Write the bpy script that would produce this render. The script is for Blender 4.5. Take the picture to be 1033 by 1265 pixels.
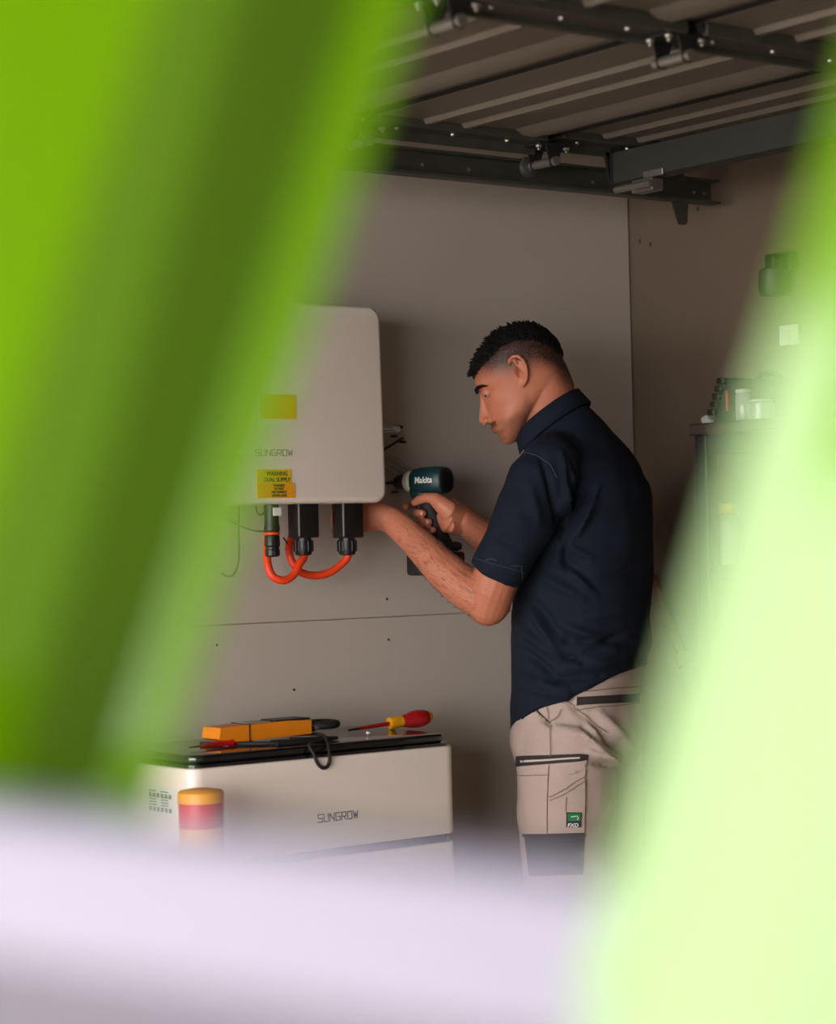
import bpy, bmesh, math, random
import numpy as np
from mathutils import Vector, Matrix, noise

for o in list(bpy.data.objects):
    bpy.data.objects.remove(o)
random.seed(4)
SC = bpy.context.scene
COL = SC.collection
PI = math.pi

# ------------------------------------------------------------------ camera
FPX, CX, CY = 2790.0, 516.5, 632.5
H = 1.36                                   # camera height
CAM = Vector((-2.889, -3.958, H))
_pitch, _roll = math.radians(0.77), math.radians(1.4)
_f0, _r0, _u0 = Vector((.60153, .79885, 0)).normalized(), Vector((.79885, -.60153, 0)).normalized(), Vector((0, 0, 1))
FW = (_f0 * math.cos(_pitch) + _u0 * math.sin(_pitch)).normalized()
_u1 = (_u0 * math.cos(_pitch) - _f0 * math.sin(_pitch)).normalized()
RT = _r0 * math.cos(_roll) - _u1 * math.sin(_roll)
UP = _u1 * math.cos(_roll) + _r0 * math.sin(_roll)

def near(px, py, depth):                   # a point of the place, seen at (px, py), so many metres away
    return CAM + (FW + RT * ((px - CX) / FPX) - UP * ((py - CY) / FPX)) * depth

def at(px, py, depth):                     # the same for things in the room, counted from a plane .95 m ahead
    depth += .95
    return CAM + (FW + RT * ((px - CX) / FPX) - UP * ((py - CY) / FPX)) * depth

def on_y(px, py, y):
    d = FW + RT * ((px - CX) / FPX) - UP * ((py - CY) / FPX)
    return CAM + d * ((y - CAM.y) / d.y)

def on_x(px, py, x):
    d = FW + RT * ((px - CX) / FPX) - UP * ((py - CY) / FPX)
    return CAM + d * ((x - CAM.x) / d.x)

cd = bpy.data.cameras.new('camera')
cam = bpy.data.objects.new('camera', cd)
COL.objects.link(cam)
M = Matrix.Identity(4)
for i in range(3):
    M[i][0], M[i][1], M[i][2], M[i][3] = RT[i], UP[i], -FW[i], CAM[i]
cam.matrix_world = M
cd.sensor_fit = 'HORIZONTAL'
cd.sensor_width = 36.0
cd.lens = FPX / 1033.0 * 36.0
cd.clip_start = .02
cd.dof.use_dof = True
cd.dof.focus_distance = 4.72
cd.dof.aperture_fstop = 4.0
SC.camera = cam

# ------------------------------------------------------------------ daylight through the open garage door
w = bpy.data.worlds.new('sky')
SC.world = w
w.use_nodes = True
bg = w.node_tree.nodes['Background']
bg.inputs[0].default_value = (1.0, .965, .975, 1)
bg.inputs[1].default_value = 13.0
pl = bpy.data.lights.new('garage_doorway_offscreen', 'AREA')
pl.shape = 'RECTANGLE'
pl.size, pl.size_y = 4.5, 2.12
pl.cycles.is_portal = True
po = bpy.data.objects.new('garage_doorway_offscreen', pl)
COL.objects.link(po)
po.matrix_world = Matrix(((0, 0, -1, -4.38), (1, 0, 0, -2.56), (0, -1, 0, 1.07), (0, 0, 0, 1)))
SC.view_settings.view_transform = 'Standard'
SC.view_settings.look = 'None'
SC.view_settings.exposure = 0.0
SC.view_settings.gamma = 1.0
SC.view_settings.use_curve_mapping = False

# ------------------------------------------------------------------ materials
def lin(c):
    return tuple(((v / 255) / 12.92 if v / 255 <= .04045 else ((v / 255 + .055) / 1.055) ** 2.4) for v in c)

MATS = {}
def mat(name, rgb, rough=.5, metal=0., var=.12, scale=12., bump=0., bscale=80., spec=.5, coat=0., trans=0., emit=None, sub=0.):
    m = bpy.data.materials.new(name)
    m.use_nodes = True
    nt = m.node_tree
    b = nt.nodes['Principled BSDF']
    c = lin(rgb)
    tc = nt.nodes.new('ShaderNodeTexCoord')
    nz = nt.nodes.new('ShaderNodeTexNoise')
    nz.inputs['Scale'].default_value = scale
    nz.inputs['Detail'].default_value = 5
    nt.links.new(tc.outputs['Object'], nz.inputs['Vector'])
    mx = nt.nodes.new('ShaderNodeMix')
    mx.data_type = 'RGBA'
    mx.inputs['A'].default_value = tuple(v * (1 - var) for v in c) + (1,)
    mx.inputs['B'].default_value = tuple(min(1, v * (1 + var)) for v in c) + (1,)
    nt.links.new(nz.outputs['Fac'], mx.inputs['Factor'])
    nt.links.new(mx.outputs['Result'], b.inputs['Base Color'])
    b.inputs['Roughness'].default_value = rough
    b.inputs['Metallic'].default_value = metal
    b.inputs['Specular IOR Level'].default_value = spec
    b.inputs['Coat Weight'].default_value = coat
    b.inputs['Transmission Weight'].default_value = trans
    if sub:
        b.inputs['Subsurface Weight'].default_value = sub
        b.inputs['Subsurface Radius'].default_value = (.012, .005, .003)
        b.inputs['Subsurface Scale'].default_value = 1.0
    if emit:
        b.inputs['Emission Color'].default_value = lin(rgb) + (1,)
        b.inputs['Emission Strength'].default_value = emit
    if bump:
        n2 = nt.nodes.new('ShaderNodeTexNoise')
        n2.inputs['Scale'].default_value = bscale
        n2.inputs['Detail'].default_value = 4
        nt.links.new(tc.outputs['Object'], n2.inputs['Vector'])
        bp = nt.nodes.new('ShaderNodeBump')
        bp.inputs['Strength'].default_value = bump
        bp.inputs['Distance'].default_value = .004
        nt.links.new(n2.outputs['Fac'], bp.inputs['Height'])
        nt.links.new(bp.outputs['Normal'], b.inputs['Normal'])
    MATS[name] = m
    return m

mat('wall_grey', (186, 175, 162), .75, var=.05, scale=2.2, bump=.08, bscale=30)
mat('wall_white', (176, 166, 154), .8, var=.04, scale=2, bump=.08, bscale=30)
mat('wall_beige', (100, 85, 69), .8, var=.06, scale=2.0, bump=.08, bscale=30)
mat('ceiling_paint', (120, 108, 94), .8, var=.06, scale=3)
mat('concrete', (122, 106, 90), .8, var=.18, scale=5, bump=.25, bscale=60)
mat('driveway', (150, 146, 140), .85, var=.15, scale=4, bump=.25, bscale=60)
mat('door_steel', (110, 101, 89), .45, var=.12, scale=7, bump=.05, bscale=40)
mat('galvanised', (84, 84, 76), .5, .55, var=.3, scale=26, bump=.05)
mat('dark_steel', (48, 48, 48), .5, .6, var=.3, scale=20, bump=.05)
mat('beam_steel', (58, 60, 54), .5, .3, var=.25, scale=14, bump=.05)
mat('bright_steel', (150, 146, 136), .4, .8, var=.15, scale=30)
mat('seal', (18, 18, 17), .8)
mat('white_plastic', (234, 222, 210), .38, var=.02, scale=3, coat=.1)
mat('lid_black', (16, 17, 20), .16, var=.2, scale=8, coat=.5)
mat('black_plastic', (14, 14, 15), .45, var=.2, scale=25, bump=.05)
mat('black_rubber', (20, 20, 20), .7, var=.2, scale=30)
mat('ink', (28, 26, 26), .6, var=.05)
mat('print_grey', (120, 116, 112), .6, var=.05)
mat('sticker_yellow', (224, 178, 10), .45, var=.06, scale=30)
mat('sticker_orange', (236, 160, 14), .45, var=.06, scale=30)
mat('sticker_white', (225, 225, 222), .5, var=.03)
mat('cable_orange', (226, 62, 16), .5, var=.1, scale=30)
mat('wire_grey', (160, 154, 142), .5, var=.1, scale=30)
mat('wire_dark', (52, 56, 44), .5, var=.1, scale=30)
mat('meter_orange', (222, 128, 12), .45, var=.08, scale=25)
mat('driver_red', (170, 20, 26), .35, var=.08, scale=20, coat=.2)
mat('driver_yellow', (238, 166, 12), .4, var=.06, scale=20)
mat('tube_red', (206, 22, 34), .35, var=.08, scale=20)
mat('tube_yellow', (240, 164, 8), .4, var=.06, scale=20)
mat('drill_teal', (10, 50, 54), .45, var=.15, scale=30, bump=.05)
mat('drill_nose', (196, 194, 176), .4, .2, var=.1)
mat('print_white', (232, 232, 228), .5, var=.02)
mat('led_green', (40, 220, 60), .4, emit=1.2)
mat('shirt_navy', (16, 24, 37), .85, var=.16, scale=9, bump=.3, bscale=500, spec=.25)
mat('shirt_thread', (64, 72, 92), .8, var=.1)
mat('trouser_stone', (172, 153, 142), .9, var=.1, scale=14, bump=.35, bscale=450, spec=.2)
mat('trouser_seam', (118, 100, 88), .9, var=.1)
mat('trouser_dark', (38, 33, 31), .8, var=.15, scale=30)
mat('trouser_lining', (186, 176, 166), .8, var=.1)
mat('patch_green', (14, 110, 62), .6, var=.06)
mat('leather', (84, 62, 44), .6, var=.2, scale=20, bump=.15)
mat('hair_dark', (10, 8, 7), .75, var=.3, scale=60, bump=.6, bscale=350, spec=.2)
mat('eyelid_skin', (184, 114, 86), .5, var=.08, scale=22)
mat('eye_white', (150, 134, 124), .2, var=.03)
mat('eye_iris', (38, 26, 18), .15, var=.1)
mat('nail', (205, 150, 132), .35, var=.05)
mat('lime_fibreglass', (94, 140, 0), .12, var=.05, scale=6)
MATS['lime_fibreglass'].node_tree.nodes['Principled BSDF'].inputs['IOR'].default_value = 1.50
mat('aluminium', (148, 145, 162), .55, .0, var=.05, scale=8)
mat('rack_black', (20, 20, 21), .5, var=.2, scale=20)
mat('rack_panel', (150, 140, 118), .7, var=.06, scale=6)
mat('rack_wood', (52, 36, 27), .6, var=.2, scale=14)
mat('stick_wood', (104, 66, 42), .55, var=.2, scale=14)
mat('bag_black', (18, 18, 18), .8, var=.2, scale=30, bump=.2)
mat('clear_jar', (214, 220, 214), .12, var=.03, trans=.6)
mat('bottle_white', (176, 178, 168), .4, var=.04)
mat('cap_yellow', (232, 190, 30), .4, var=.05)
mat('red_plastic', (190, 30, 26), .4, var=.05)
mat('switch_white', (232, 230, 222), .4, var=.03)

def skin_material():
    m = mat('skin', (184, 114, 86), .5, var=.08, scale=22, bump=.12, bscale=260, spec=.4, sub=.12)
    nt = m.node_tree
    b = nt.nodes['Principled BSDF']
    src = b.inputs['Base Color'].links[0].from_socket
    a = nt.nodes.new('ShaderNodeAttribute'); a.attribute_name = 'pigment'
    mx = nt.nodes.new('ShaderNodeMix'); mx.data_type = 'RGBA'
    nt.links.new(a.outputs['Alpha'], mx.inputs['Factor'])
    nt.links.new(src, mx.inputs['A'])
    nt.links.new(a.outputs['Color'], mx.inputs['B'])
    nt.links.new(mx.outputs['Result'], b.inputs['Base Color'])
    return m
skin_material()

# ------------------------------------------------------------------ builders
class MB:
    def __init__(s):
        s.v, s.f = [], []
    def add(s, vs, fs):
        n = len(s.v)
        s.v += [Vector(v) for v in vs]
        s.f += [tuple(i + n for i in f) for f in fs]
        return s
    def bm(s, b):
        b.verts.ensure_lookup_table(); b.verts.index_update()
        s.add([v.co.copy() for v in b.verts], [[v.index for v in f.verts] for f in b.faces])
        b.free()
        return s
    def box(s, lo, hi, bevel=0., seg=2, mtx=None):
        b = bmesh.new()
        bmesh.ops.create_cube(b, size=1)
        lo, hi = Vector(lo), Vector(hi)
        for v in b.verts:
            v.co = Vector([(lo[i] + hi[i]) / 2 + v.co[i] * (hi[i] - lo[i]) for i in range(3)])
        if bevel:
            bmesh.ops.bevel(b, geom=b.edges[:], offset=bevel, segments=seg, profile=.5, affect='EDGES')
        if mtx:
            bmesh.ops.transform(b, matrix=mtx, verts=b.verts)
        return s.bm(b)
    def rbox(s, lo, hi, r, axis, seg=5, edge=0., mtx=None):
        # box whose four edges along `axis` are rounded by r, and the end rims by `edge`
        b = bmesh.new()
        bmesh.ops.create_cube(b, size=1)
        lo, hi = Vector(lo), Vector(hi)
        for v in b.verts:
            v.co = Vector([(lo[i] + hi[i]) / 2 + v.co[i] * (hi[i] - lo[i]) for i in range(3)])
        es = [e for e in b.edges if abs((e.verts[0].co - e.verts[1].co)[axis]) > 1e-6]
        bmesh.ops.bevel(b, geom=es, offset=r, segments=seg, profile=.5, affect='EDGES')
        if edge:
            es = [e for e in b.edges if abs((e.verts[0].co - e.verts[1].co)[axis]) < 1e-6]
            bmesh.ops.bevel(b, geom=es, offset=edge, segments=3, profile=.5, affect='EDGES')
        if mtx:
            bmesh.ops.transform(b, matrix=mtx, verts=b.verts)
        return s.bm(b)
    def loft(s, rings, cap=True):
        n = len(rings[0]); base = len(s.v)
        for r in rings:
            s.v += [Vector(p) for p in r]
        for k in range(len(rings) - 1):
            for i in range(n):
                a, c = base + k * n, base + (k + 1) * n
                s.f.append((a + i, a + (i + 1) % n, c + (i + 1) % n, c + i))
        if cap:
            s.f.append(tuple(base + i for i in range(n))[::-1])
            s.f.append(tuple(base + (len(rings) - 1) * n + i for i in range(n)))
        return s
    def tube(s, pts, rad, seg=12, cap=True, hint=None, flat=None, dome=False):
        # rad: number or list; flat: list of ratios across the hint direction
        pts = [Vector(p) for p in pts]
        if not isinstance(rad, (list, tuple)):
            rad = [rad] * len(pts)
        rad = list(rad)
        fl = list(flat) if flat else [1.] * len(pts)
        if dome:
            d0 = (pts[0] - pts[1]).normalized(); d1 = (pts[-1] - pts[-2]).normalized()
            r0, r1 = rad[0], rad[-1]
            p0, p1 = pts[0], pts[-1]
            pre = [(p0 + d0 * r0 * math.sin(t), r0 * math.cos(t)) for t in (1.45, 1.1, .7, .35)]
            post = [(p1 + d1 * r1 * math.sin(t), r1 * math.cos(t)) for t in (.35, .7, 1.1, 1.45)]
            pts = [p for p, _ in pre] + pts + [p for p, _ in post]
            rad = [r for _, r in pre] + rad + [r for _, r in post]
            fl = [fl[0]] * 4 + fl + [fl[-1]] * 4
        rings = []
        nrm = None
        for i, p in enumerate(pts):
            d = (pts[min(i + 1, len(pts) - 1)] - pts[max(i - 1, 0)]).normalized()
            if nrm is None:
                h = Vector(hint) if hint is not None else Vector((0, 0, 1))
                if abs(h.normalized().dot(d)) > .98:
                    h = Vector((1, .1, 0))
                nrm = (h - d * h.dot(d)).normalized()
            else:
                nrm = (nrm - d * nrm.dot(d)).normalized()
            bi = d.cross(nrm)
            rings.append([p + nrm * math.cos(2 * PI * k / seg) * rad[i] + bi * math.sin(2 * PI * k / seg) * rad[i] * fl[i] for k in range(seg)])
        return s.loft(rings, cap)
    def lathe(s, prof, org, axis, seg=20):
        # prof: (distance along the axis, radius)
        axis = Vector(axis).normalized(); org = Vector(org)
        h = Vector((0, 0, 1)) if abs(axis.z) < .9 else Vector((1, 0, 0))
        a = (h - axis * h.dot(axis)).normalized(); b = axis.cross(a)
        rings = [[org + axis * t + (a * math.cos(2 * PI * k / seg) + b * math.sin(2 * PI * k / seg)) * r for k in range(seg)] for t, r in prof]
        return s.loft(rings)
    def prism(s, poly, org, ex, ey, ez):
        # poly in (ex, ey), pulled along the full vector ez
        org, ex, ey, ez = Vector(org), Vector(ex), Vector(ey), Vector(ez)
        r0 = [org + ex * a + ey * b for a, b in poly]
        return s.loft([r0, [p + ez for p in r0]])
    def ball(s, c, r, seg=16, mtx=None):
        b = bmesh.new()
        bmesh.ops.create_uvsphere(b, u_segments=seg, v_segments=max(8, seg // 2 + 2), radius=1)
        r = (r, r, r) if not isinstance(r, (tuple, list)) else r
        for v in b.verts:
            v.co = Vector((v.co.x * r[0], v.co.y * r[1], v.co.z * r[2]))
        if mtx:
            bmesh.ops.transform(b, matrix=mtx.to_3x3().to_4x4(), verts=b.verts)
        for v in b.verts:
            v.co += Vector(c)
        return s.bm(b)
    def mesh(s, name):
        me = bpy.data.meshes.new(name)
        me.from_pydata([tuple(v) for v in s.v], [], s.f)
        b = bmesh.new(); b.from_mesh(me)
        bmesh.ops.recalc_face_normals(b, faces=b.faces)
        b.to_mesh(me); b.free()
        return me
    def build(s, name, m, parent=None, smooth=35):
        return link(name, s.mesh(name), m, parent, smooth)

def link(name, me, m, parent=None, smooth=35):
    o = bpy.data.objects.new(name, me)
    COL.objects.link(o)
    if m is not None:
        me.materials.append(MATS[m] if isinstance(m, str) else m)
    if smooth:
        me.polygons.foreach_set('use_smooth', [True] * len(me.polygons))
        me.set_sharp_from_angle(angle=math.radians(smooth))
    if parent is not None:
        adopt(o, parent)
    return o

def origin_of(o):
    t = Vector((0, 0, 0))
    while o is not None:
        t += o.location; o = o.parent
    return t

def adopt(o, parent):
    o.parent = parent
    o.matrix_parent_inverse = Matrix.Translation(-origin_of(parent)) if parent.type == 'EMPTY' else Matrix.Identity(4)

def tag(o, label=None, cat=None, group=None, kind=None):
    if label: o['label'] = label
    if cat: o['category'] = cat
    if group: o['group'] = group
    if kind: o['kind'] = kind
    return o

def thing(name, label, cat, loc, group=None):
    o = bpy.data.objects.new(name, None)
    COL.objects.link(o)
    o.location = loc
    o.empty_display_size = .05
    return tag(o, label, cat, group)

def text_mesh(txt, size, org, ex, ey, depth=.0006, shear=0., bold=0., space=1., align='LEFT', squeeze=1., lines=1.):
    cu = bpy.data.curves.new('lettering', 'FONT')
    cu.body = txt
    cu.size = size; cu.shear = shear; cu.offset = bold; cu.space_character = space
    cu.extrude = depth; cu.align_x = align; cu.space_line = lines
    cu.resolution_u = 3
    t = bpy.data.objects.new('lettering_source', cu)
    COL.objects.link(t)
    dg = bpy.context.evaluated_depsgraph_get()
    me = bpy.data.meshes.new_from_object(t.evaluated_get(dg))
    bpy.data.objects.remove(t)
    ex, ey = Vector(ex).normalized(), Vector(ey).normalized()
    ez = ex.cross(ey)
    for v in me.vertices:
        c = v.co.copy()
        v.co = Vector(org) + ex * c.x * squeeze + ey * c.y + ez * c.z
    me.materials.clear()
    return me

STROKES = {'S': [[(1, 1), (0, 1), (0, .5), (1, .5), (1, 0), (0, 0)]], 'U': [[(0, 1), (0, 0), (1, 0), (1, 1)]], 'N': [[(0, 0), (0, 1), (1, 0), (1, 1)]],
           'G': [[(1, 1), (0, 1), (0, 0), (1, 0), (1, .5), (.45, .5)]], 'R': [[(0, 0), (0, 1), (1, 1), (1, .45), (0, .45)], [(.45, .45), (1, 0)]],
           'O': [[(0, 0), (0, 1), (1, 1), (1, 0), (0, 0)]], 'W': [[(0, 1), (.2, 0), (.5, .75), (.8, 0), (1, 1)]]}
def stroke_text(txt, x0, x1, y, z0, h, th):
    # squared capitals on a face looking towards -Y
    n = len(txt); adv = (x1 - x0) / (n - .28); w_ = adv * .72
    m = MB()
    for i, ch in enumerate(txt):
        for pl_ in STROKES[ch]:
            for (ax, az), (bx, bz) in zip(pl_, pl_[1:]):
                p = Vector((x0 + i * adv + ax * w_, y, z0 + az * h)); q = Vector((x0 + i * adv + bx * w_, y, z0 + bz * h))
                d = (q - p).normalized(); nn_ = Vector((-d.z, 0, d.x)) * th / 2
                p -= d * th / 2; q += d * th / 2
                m.prism([(0, 0), (1, 0), (1, 1), (0, 1)], p - nn_, q - p, nn_ * 2, Vector((0, -.0006, 0)))
    return m

def fuse(name, mb, voxel, smooth_it=2, fac=.5):
    me = mb.mesh(name)
    o = bpy.data.objects.new(name, me)
    COL.objects.link(o)
    r = o.modifiers.new('r', 'REMESH'); r.mode = 'VOXEL'; r.voxel_size = voxel
    sm = o.modifiers.new('s', 'SMOOTH'); sm.iterations = smooth_it; sm.factor = fac
    dg = bpy.context.evaluated_depsgraph_get()
    out = bpy.data.meshes.new_from_object(o.evaluated_get(dg))
    bpy.data.objects.remove(o)
    return out

def curve_pts(keys, n=8):
    # Catmull-Rom through the keys
    k = [Vector(p) for p in keys]
    k = [k[0] * 2 - k[1]] + k + [k[-1] * 2 - k[-2]]
    out = []
    for i in range(1, len(k) - 2):
        p0, p1, p2, p3 = k[i - 1:i + 3]
        for j in range(n):
            t = j / n
            out.append(.5 * ((2 * p1) + (p2 - p0) * t + (2 * p0 - 5 * p1 + 4 * p2 - p3) * t * t + (3 * p1 - p0 - 3 * p2 + p3) * t ** 3))
    out.append(k[-2])
    return out

def structure(name, mb, m, smooth=0):
    return tag(mb.build(name, m, None, smooth), kind='structure')

# ------------------------------------------------------------------ the garage
XR = .740          # rear wall
ROOM_TOP = 2.62
structure('floor', MB().box((-4.6, -5.4, -.12), (XR + .1, .12, 0)), 'concrete')
structure('ceiling', MB().box((-4.6, -5.4, ROOM_TOP), (XR + .1, .12, ROOM_TOP + .1)), 'ceiling_paint')
structure('ground', MB().box((-18, -14, -.2), (-4.6, 9, -.02)), 'driveway')
wb = structure('wall_back', MB().box((-4.6, .012, 0), (XR + .1, .12, ROOM_TOP)), 'wall_grey')
SEAM = 1.2
for i, (x0, x1) in enumerate(((-4.4, -.9), (-.8975, XR - .004))):
    for z0, z1 in ((.003, SEAM - .0006), (SEAM + .0006, ROOM_TOP - .002)):
        MB().box((x0, 0, z0), (x1, .012, z1), .0012, 1).build('wall_panel', 'wall_grey', wb, 0)
for px, py in ((480, 790), (478, 740), (363, 852), (268, 797), (546, 690)):
    p = on_y(px, py, 0)
    MB().lathe([(0, .0028), (.0015, .0022), (.002, .0006)], p, (0, -1, 0), 8).build('nail', 'wire_dark', wb)
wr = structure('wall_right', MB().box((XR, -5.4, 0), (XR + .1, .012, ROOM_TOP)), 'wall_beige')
for px, py in ((804, 302), (791, 298), (863, 258)):
    p = on_x(px, py, XR)
    MB().box(p - Vector((.004, .002, .005)), p + Vector((.001, .002, .005)), .001, 1).build('nail', 'wire_dark', wr)
structure('wall_front', MB().box((-4.6, -5.4, 0), (XR, -5.3, ROOM_TOP)), 'wall_white')
structure('wall_left', MB().box((-4.6, -.32, 0), (-4.4, .0, ROOM_TOP)).box((-4.6, -5.3, 0), (-4.4, -4.8, ROOM_TOP)).box((-4.6, -4.8, 2.13), (-4.4, -.32, ROOM_TOP)), 'wall_grey')

# ------------------------------------------------------------------ overhead sectional door
ZP = H + .832       # underside of the panels
Y0, Y1 = -.385, -3.85
SW = .47
J2 = .145           # joint next to the rear-most section
gd = thing('garage_door', 'pale ribbed steel garage door rolled open overhead', 'garage door', (0, -1.7, 0))
for k in range(5):
    xr = J2 + SW * (1 - k) - .019
    xl = xr - SW + .038
    zz = ZP + (.012 if k == 0 else 0)
    prof = [(xl, .035), (xl, 0), (xl + .106, 0), (xl + .113, -.009), (xl + .125, -.009), (xl + .132, 0), (xl + .202, 0), (xl + .209, -.009), (xl + .221, -.009), (xl + .228, 0),
            (xl + .340, .002), (xl + .362, -.009), (xl + .392, -.011), (xl + .408, .002), (xl + .430, .002), (xr - .006, -.004), (xr, .006), (xr, .035)]
    top = [(xr - .003, .040), (xl + .003, .040)]
    MB().prism([(a, zz + b) for a, b in prof + top], (0, Y1, 0), (1, 0, 0), (0, 0, 1), (0, Y0 - Y1, 0)).build('door_section', 'door_steel', gd, 25)
    if k:
        MB().box((xr - .001, Y1, ZP + .001), (xr + .039, Y0, ZP + .014)).build('seal_strip', 'seal', gd, 0)
    for ys, wd in ((Y0 - .024, .05), (-1.29, .085), (-2.4, .085), (Y1 + .024, .05)):
        m = MB()
        m.box((xl + .002, ys - wd / 2, zz - .017), (xr - .002, ys + wd / 2, zz + .012), .002, 1)
        if wd > .06:
            m.box((xl + .002, ys - wd / 2 - .004, zz - .022), (xr - .002, ys - wd / 2 + .008, zz + .012), .001, 1)
            m.box((xl + .002, ys + wd / 2 - .010, zz - .026), (xr - .002, ys + wd / 2 + .004, zz + .012), .001, 1)
        else:
            m.box((xl + .002, ys + .018, zz - .036), (xr - .002, ys + .027, zz + .03), .001, 1)
        st = m.build('stile', 'galvanised', gd, 30)
        for q in (.06, .2, .34):
            MB().lathe([(0, .0055), (.003, .005), (.005, .002)], (xl + q, ys, zz - .017), (0, 0, -1), 6).build('bolt', 'bright_steel', st)
    if k:
        for ys in (Y0 - .02, -1.29, -2.4, Y1 + .02):
            m = MB()
            m.box((xr - .032, ys - .034, ZP - .024), (xr + .060, ys + .034, ZP - .018), .001, 1)
            m.prism([(-.016, 0), (.030, 0), (.012, -.046), (-.004, -.046)], (xr + .004, ys - .032, ZP - .02), (1, 0, 0), (0, 0, 1), (0, .004, 0))
            m.prism([(-.016, 0), (.030, 0), (.012, -.046), (-.004, -.046)], (xr + .004, ys + .028, ZP - .02), (1, 0, 0), (0, 0, 1), (0, .004, 0))
            hg = m.build('hinge', 'dark_steel', gd, 30)
            MB().tube([(xr + .008, ys - .042, ZP - .056), (xr + .008, ys + .044, ZP - .056)], .0095, 12).build('hinge_pin', 'bright_steel', hg)
            for a, b in ((-.028, -.022), (-.028, .022), (.046, -.022), (.046, .022)):
                MB().lathe([(0, .0075), (.004, .007), (.007, .0035), (.010, .003)], (xr + .005 + a, ys + b, ZP - .024), (0, 0, -1), 8).build('bolt', 'bright_steel', hg)
            if ys > -.6 or ys < -3.6:
                sgn = 1 if ys > -.6 else -1
                MB().lathe([(0, .007), (.004, .021), (.012, .0225), (.018, .019), (.022, .006)], (xr + .008, ys + sgn * .040, ZP - .056), (0, sgn, 0), 18).build('roller', 'galvanised', hg)
# stiffening beam under the rear-most section
XB = .332
bp_ = [(0, 0), (.05, 0), (.05, .004), (.004, .004), (.004, .060), (.05, .060), (.05, .064), (0, .064)]
bb = MB().prism([(XB + a, H + .752 + b) for a, b in bp_], (0, Y1 + .02, 0), (1, 0, 0), (0, 0, 1), (0, Y0 - Y1 - .025, 0)).build('stiffening_beam', 'beam_steel', gd, 25)
MB().prism([(-.014, .066), (.052, .066), (.052, .004), (-.004, .002)], (XB, Y0 - .006, H + .752), (1, 0, 0), (0, 0, 1), (0, .006, 0)).build('end_plate', 'dark_steel', bb)
MB().box((XB - .006, Y0 - .17, H + .747), (XB, Y0 - .11, H + .762), .002, 1).build('latch_plate', 'bright_steel', bb)
m = MB().box((XB + .01, Y0 - .12, H + .724), (XB + .045, Y0 - .055, H + .752), .003, 1).tube([(XB + .0, Y0 - .13, H + .736), (XB + .0, Y0 - .02, H + .736)], .008, 10)
m.build('roller_bracket', 'bright_steel', bb)
MB().box((XB - .002, Y0 - .012, H + .752), (XB + .004, Y0 - .004, ZP), 0).build('hanger', 'dark_steel', bb, 0)
# tracks
def track(y, sgn, label):
    z = H + .795
    prof = [(0, 0), (.034, 0), (.034, .006), (.004, .006), (.003, .050), (.030, .050), (.030, .055), (0, .055)]
    if sgn > 0:
        off = lambda a: y + .034 - a
    else:
        off = lambda a: y - .034 + a
    t = thing('door_track', label, 'rail', (-1.2, y, 0), 'door tracks')
    rail = MB().prism([(off(a), z - .056 + b) for a, b in prof], (-4.3, 0, 0), (0, 1, 0), (0, 0, 1), (4.3 + .695, 0, 0)).build('rail', 'galvanised', t, 25)
    for x in (.67, .64, .34, .0, -.12, -.5):
        MB().lathe([(0, .004), (.002, .0036), (.003, .001)], (x, off(.005), z - .03), (0, -sgn, 0), 8).build('rivet', 'bright_steel', rail)
    xx = .60
    MB().prism([(-.026, 0), (.024, 0), (.020, -.042), (.014, -.048), (-.006, -.048), (-.014, -.032)], (xx, off(.003), z - .056), (1, 0, 0), (0, 0, 1), (0, sgn * .004, 0)).build('stop_hook', 'galvanised', t)
    for x in (.60, -1.3, -3.9):
        MB().box((x - .012, off(0) - .002, z - .02), (x + .014, off(0) + .004, ROOM_TOP - .001), 0).build('hanger', 'galvanised', t, 0)
    return t
track(-.352, 1, 'galvanised steel door track running in front of the grey wall')
track(-3.885, -1, 'galvanised steel door track beside the lime green ladder')

# ------------------------------------------------------------------ inverter on the wall
inv = thing('wall_inverter', 'white rounded inverter box mounted on the grey wall', 'inverter', (-.37, -.1, 1.36))
YI = -.20
c_tr, c_br = on_y(470, 379, YI), on_y(478, 621, YI)
XI1 = (c_tr.x + c_br.x) / 2 + .002
XI0 = XI1 - .515
ZI0, ZI1 = c_br.z, c_tr.z
hs = MB().rbox((XI0, YI, ZI0), (XI1, -.045, ZI1), .028, 1, 6, .010)
for v in hs.v:                                          # a little narrower towards the top
    t = (v.z - ZI0) / (ZI1 - ZI0)
    v.x = (XI0 + XI1) / 2 + (v.x - (XI0 + XI1) / 2) * (1.012 - .024 * t)
hs.build('housing', 'white_plastic', inv, 40)
MB().box((XI0 + .05, -.046, ZI0 + .04), (XI1 - .05, -.001, ZI1 - .04), .004, 1).build('mounting_bracket', 'dark_steel', inv)
def sticker(x0, x1, z0, z1, m, lines, parent, y=YI, ink='ink'):
    s = MB().box((x0, y - .0012, z0), (x1, y + .001, z1)).build('sticker', m, parent, 0)
    if lines:
        n = len(lines)
        hgt = (z1 - z0) / (n + .45)
        for i, t in enumerate(lines):
            link('print', text_mesh(t, hgt * 1.0, ((x0 + x1) / 2 + (x1 - x0) * .08, y - .0014, z1 - hgt * (i + 1.02)), (1, 0, 0), (0, 0, 1), .0002, bold=.0003, align='CENTER', squeeze=.85), ink, s, 0)
    return s
a, b = on_y(336, 487, YI), on_y(366, 518, YI)
sticker(b.x - .085, b.x, b.z, a.z, 'sticker_yellow', None, inv)
a, b = on_y(317, 580, YI), on_y(360, 597, YI)
sticker(a.x, b.x, b.z - .002, a.z, 'sticker_yellow', ['WARNING', 'DUAL SUPPLY'], inv)
a, b = on_y(317, 597, YI), on_y(364, 615, YI)
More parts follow.
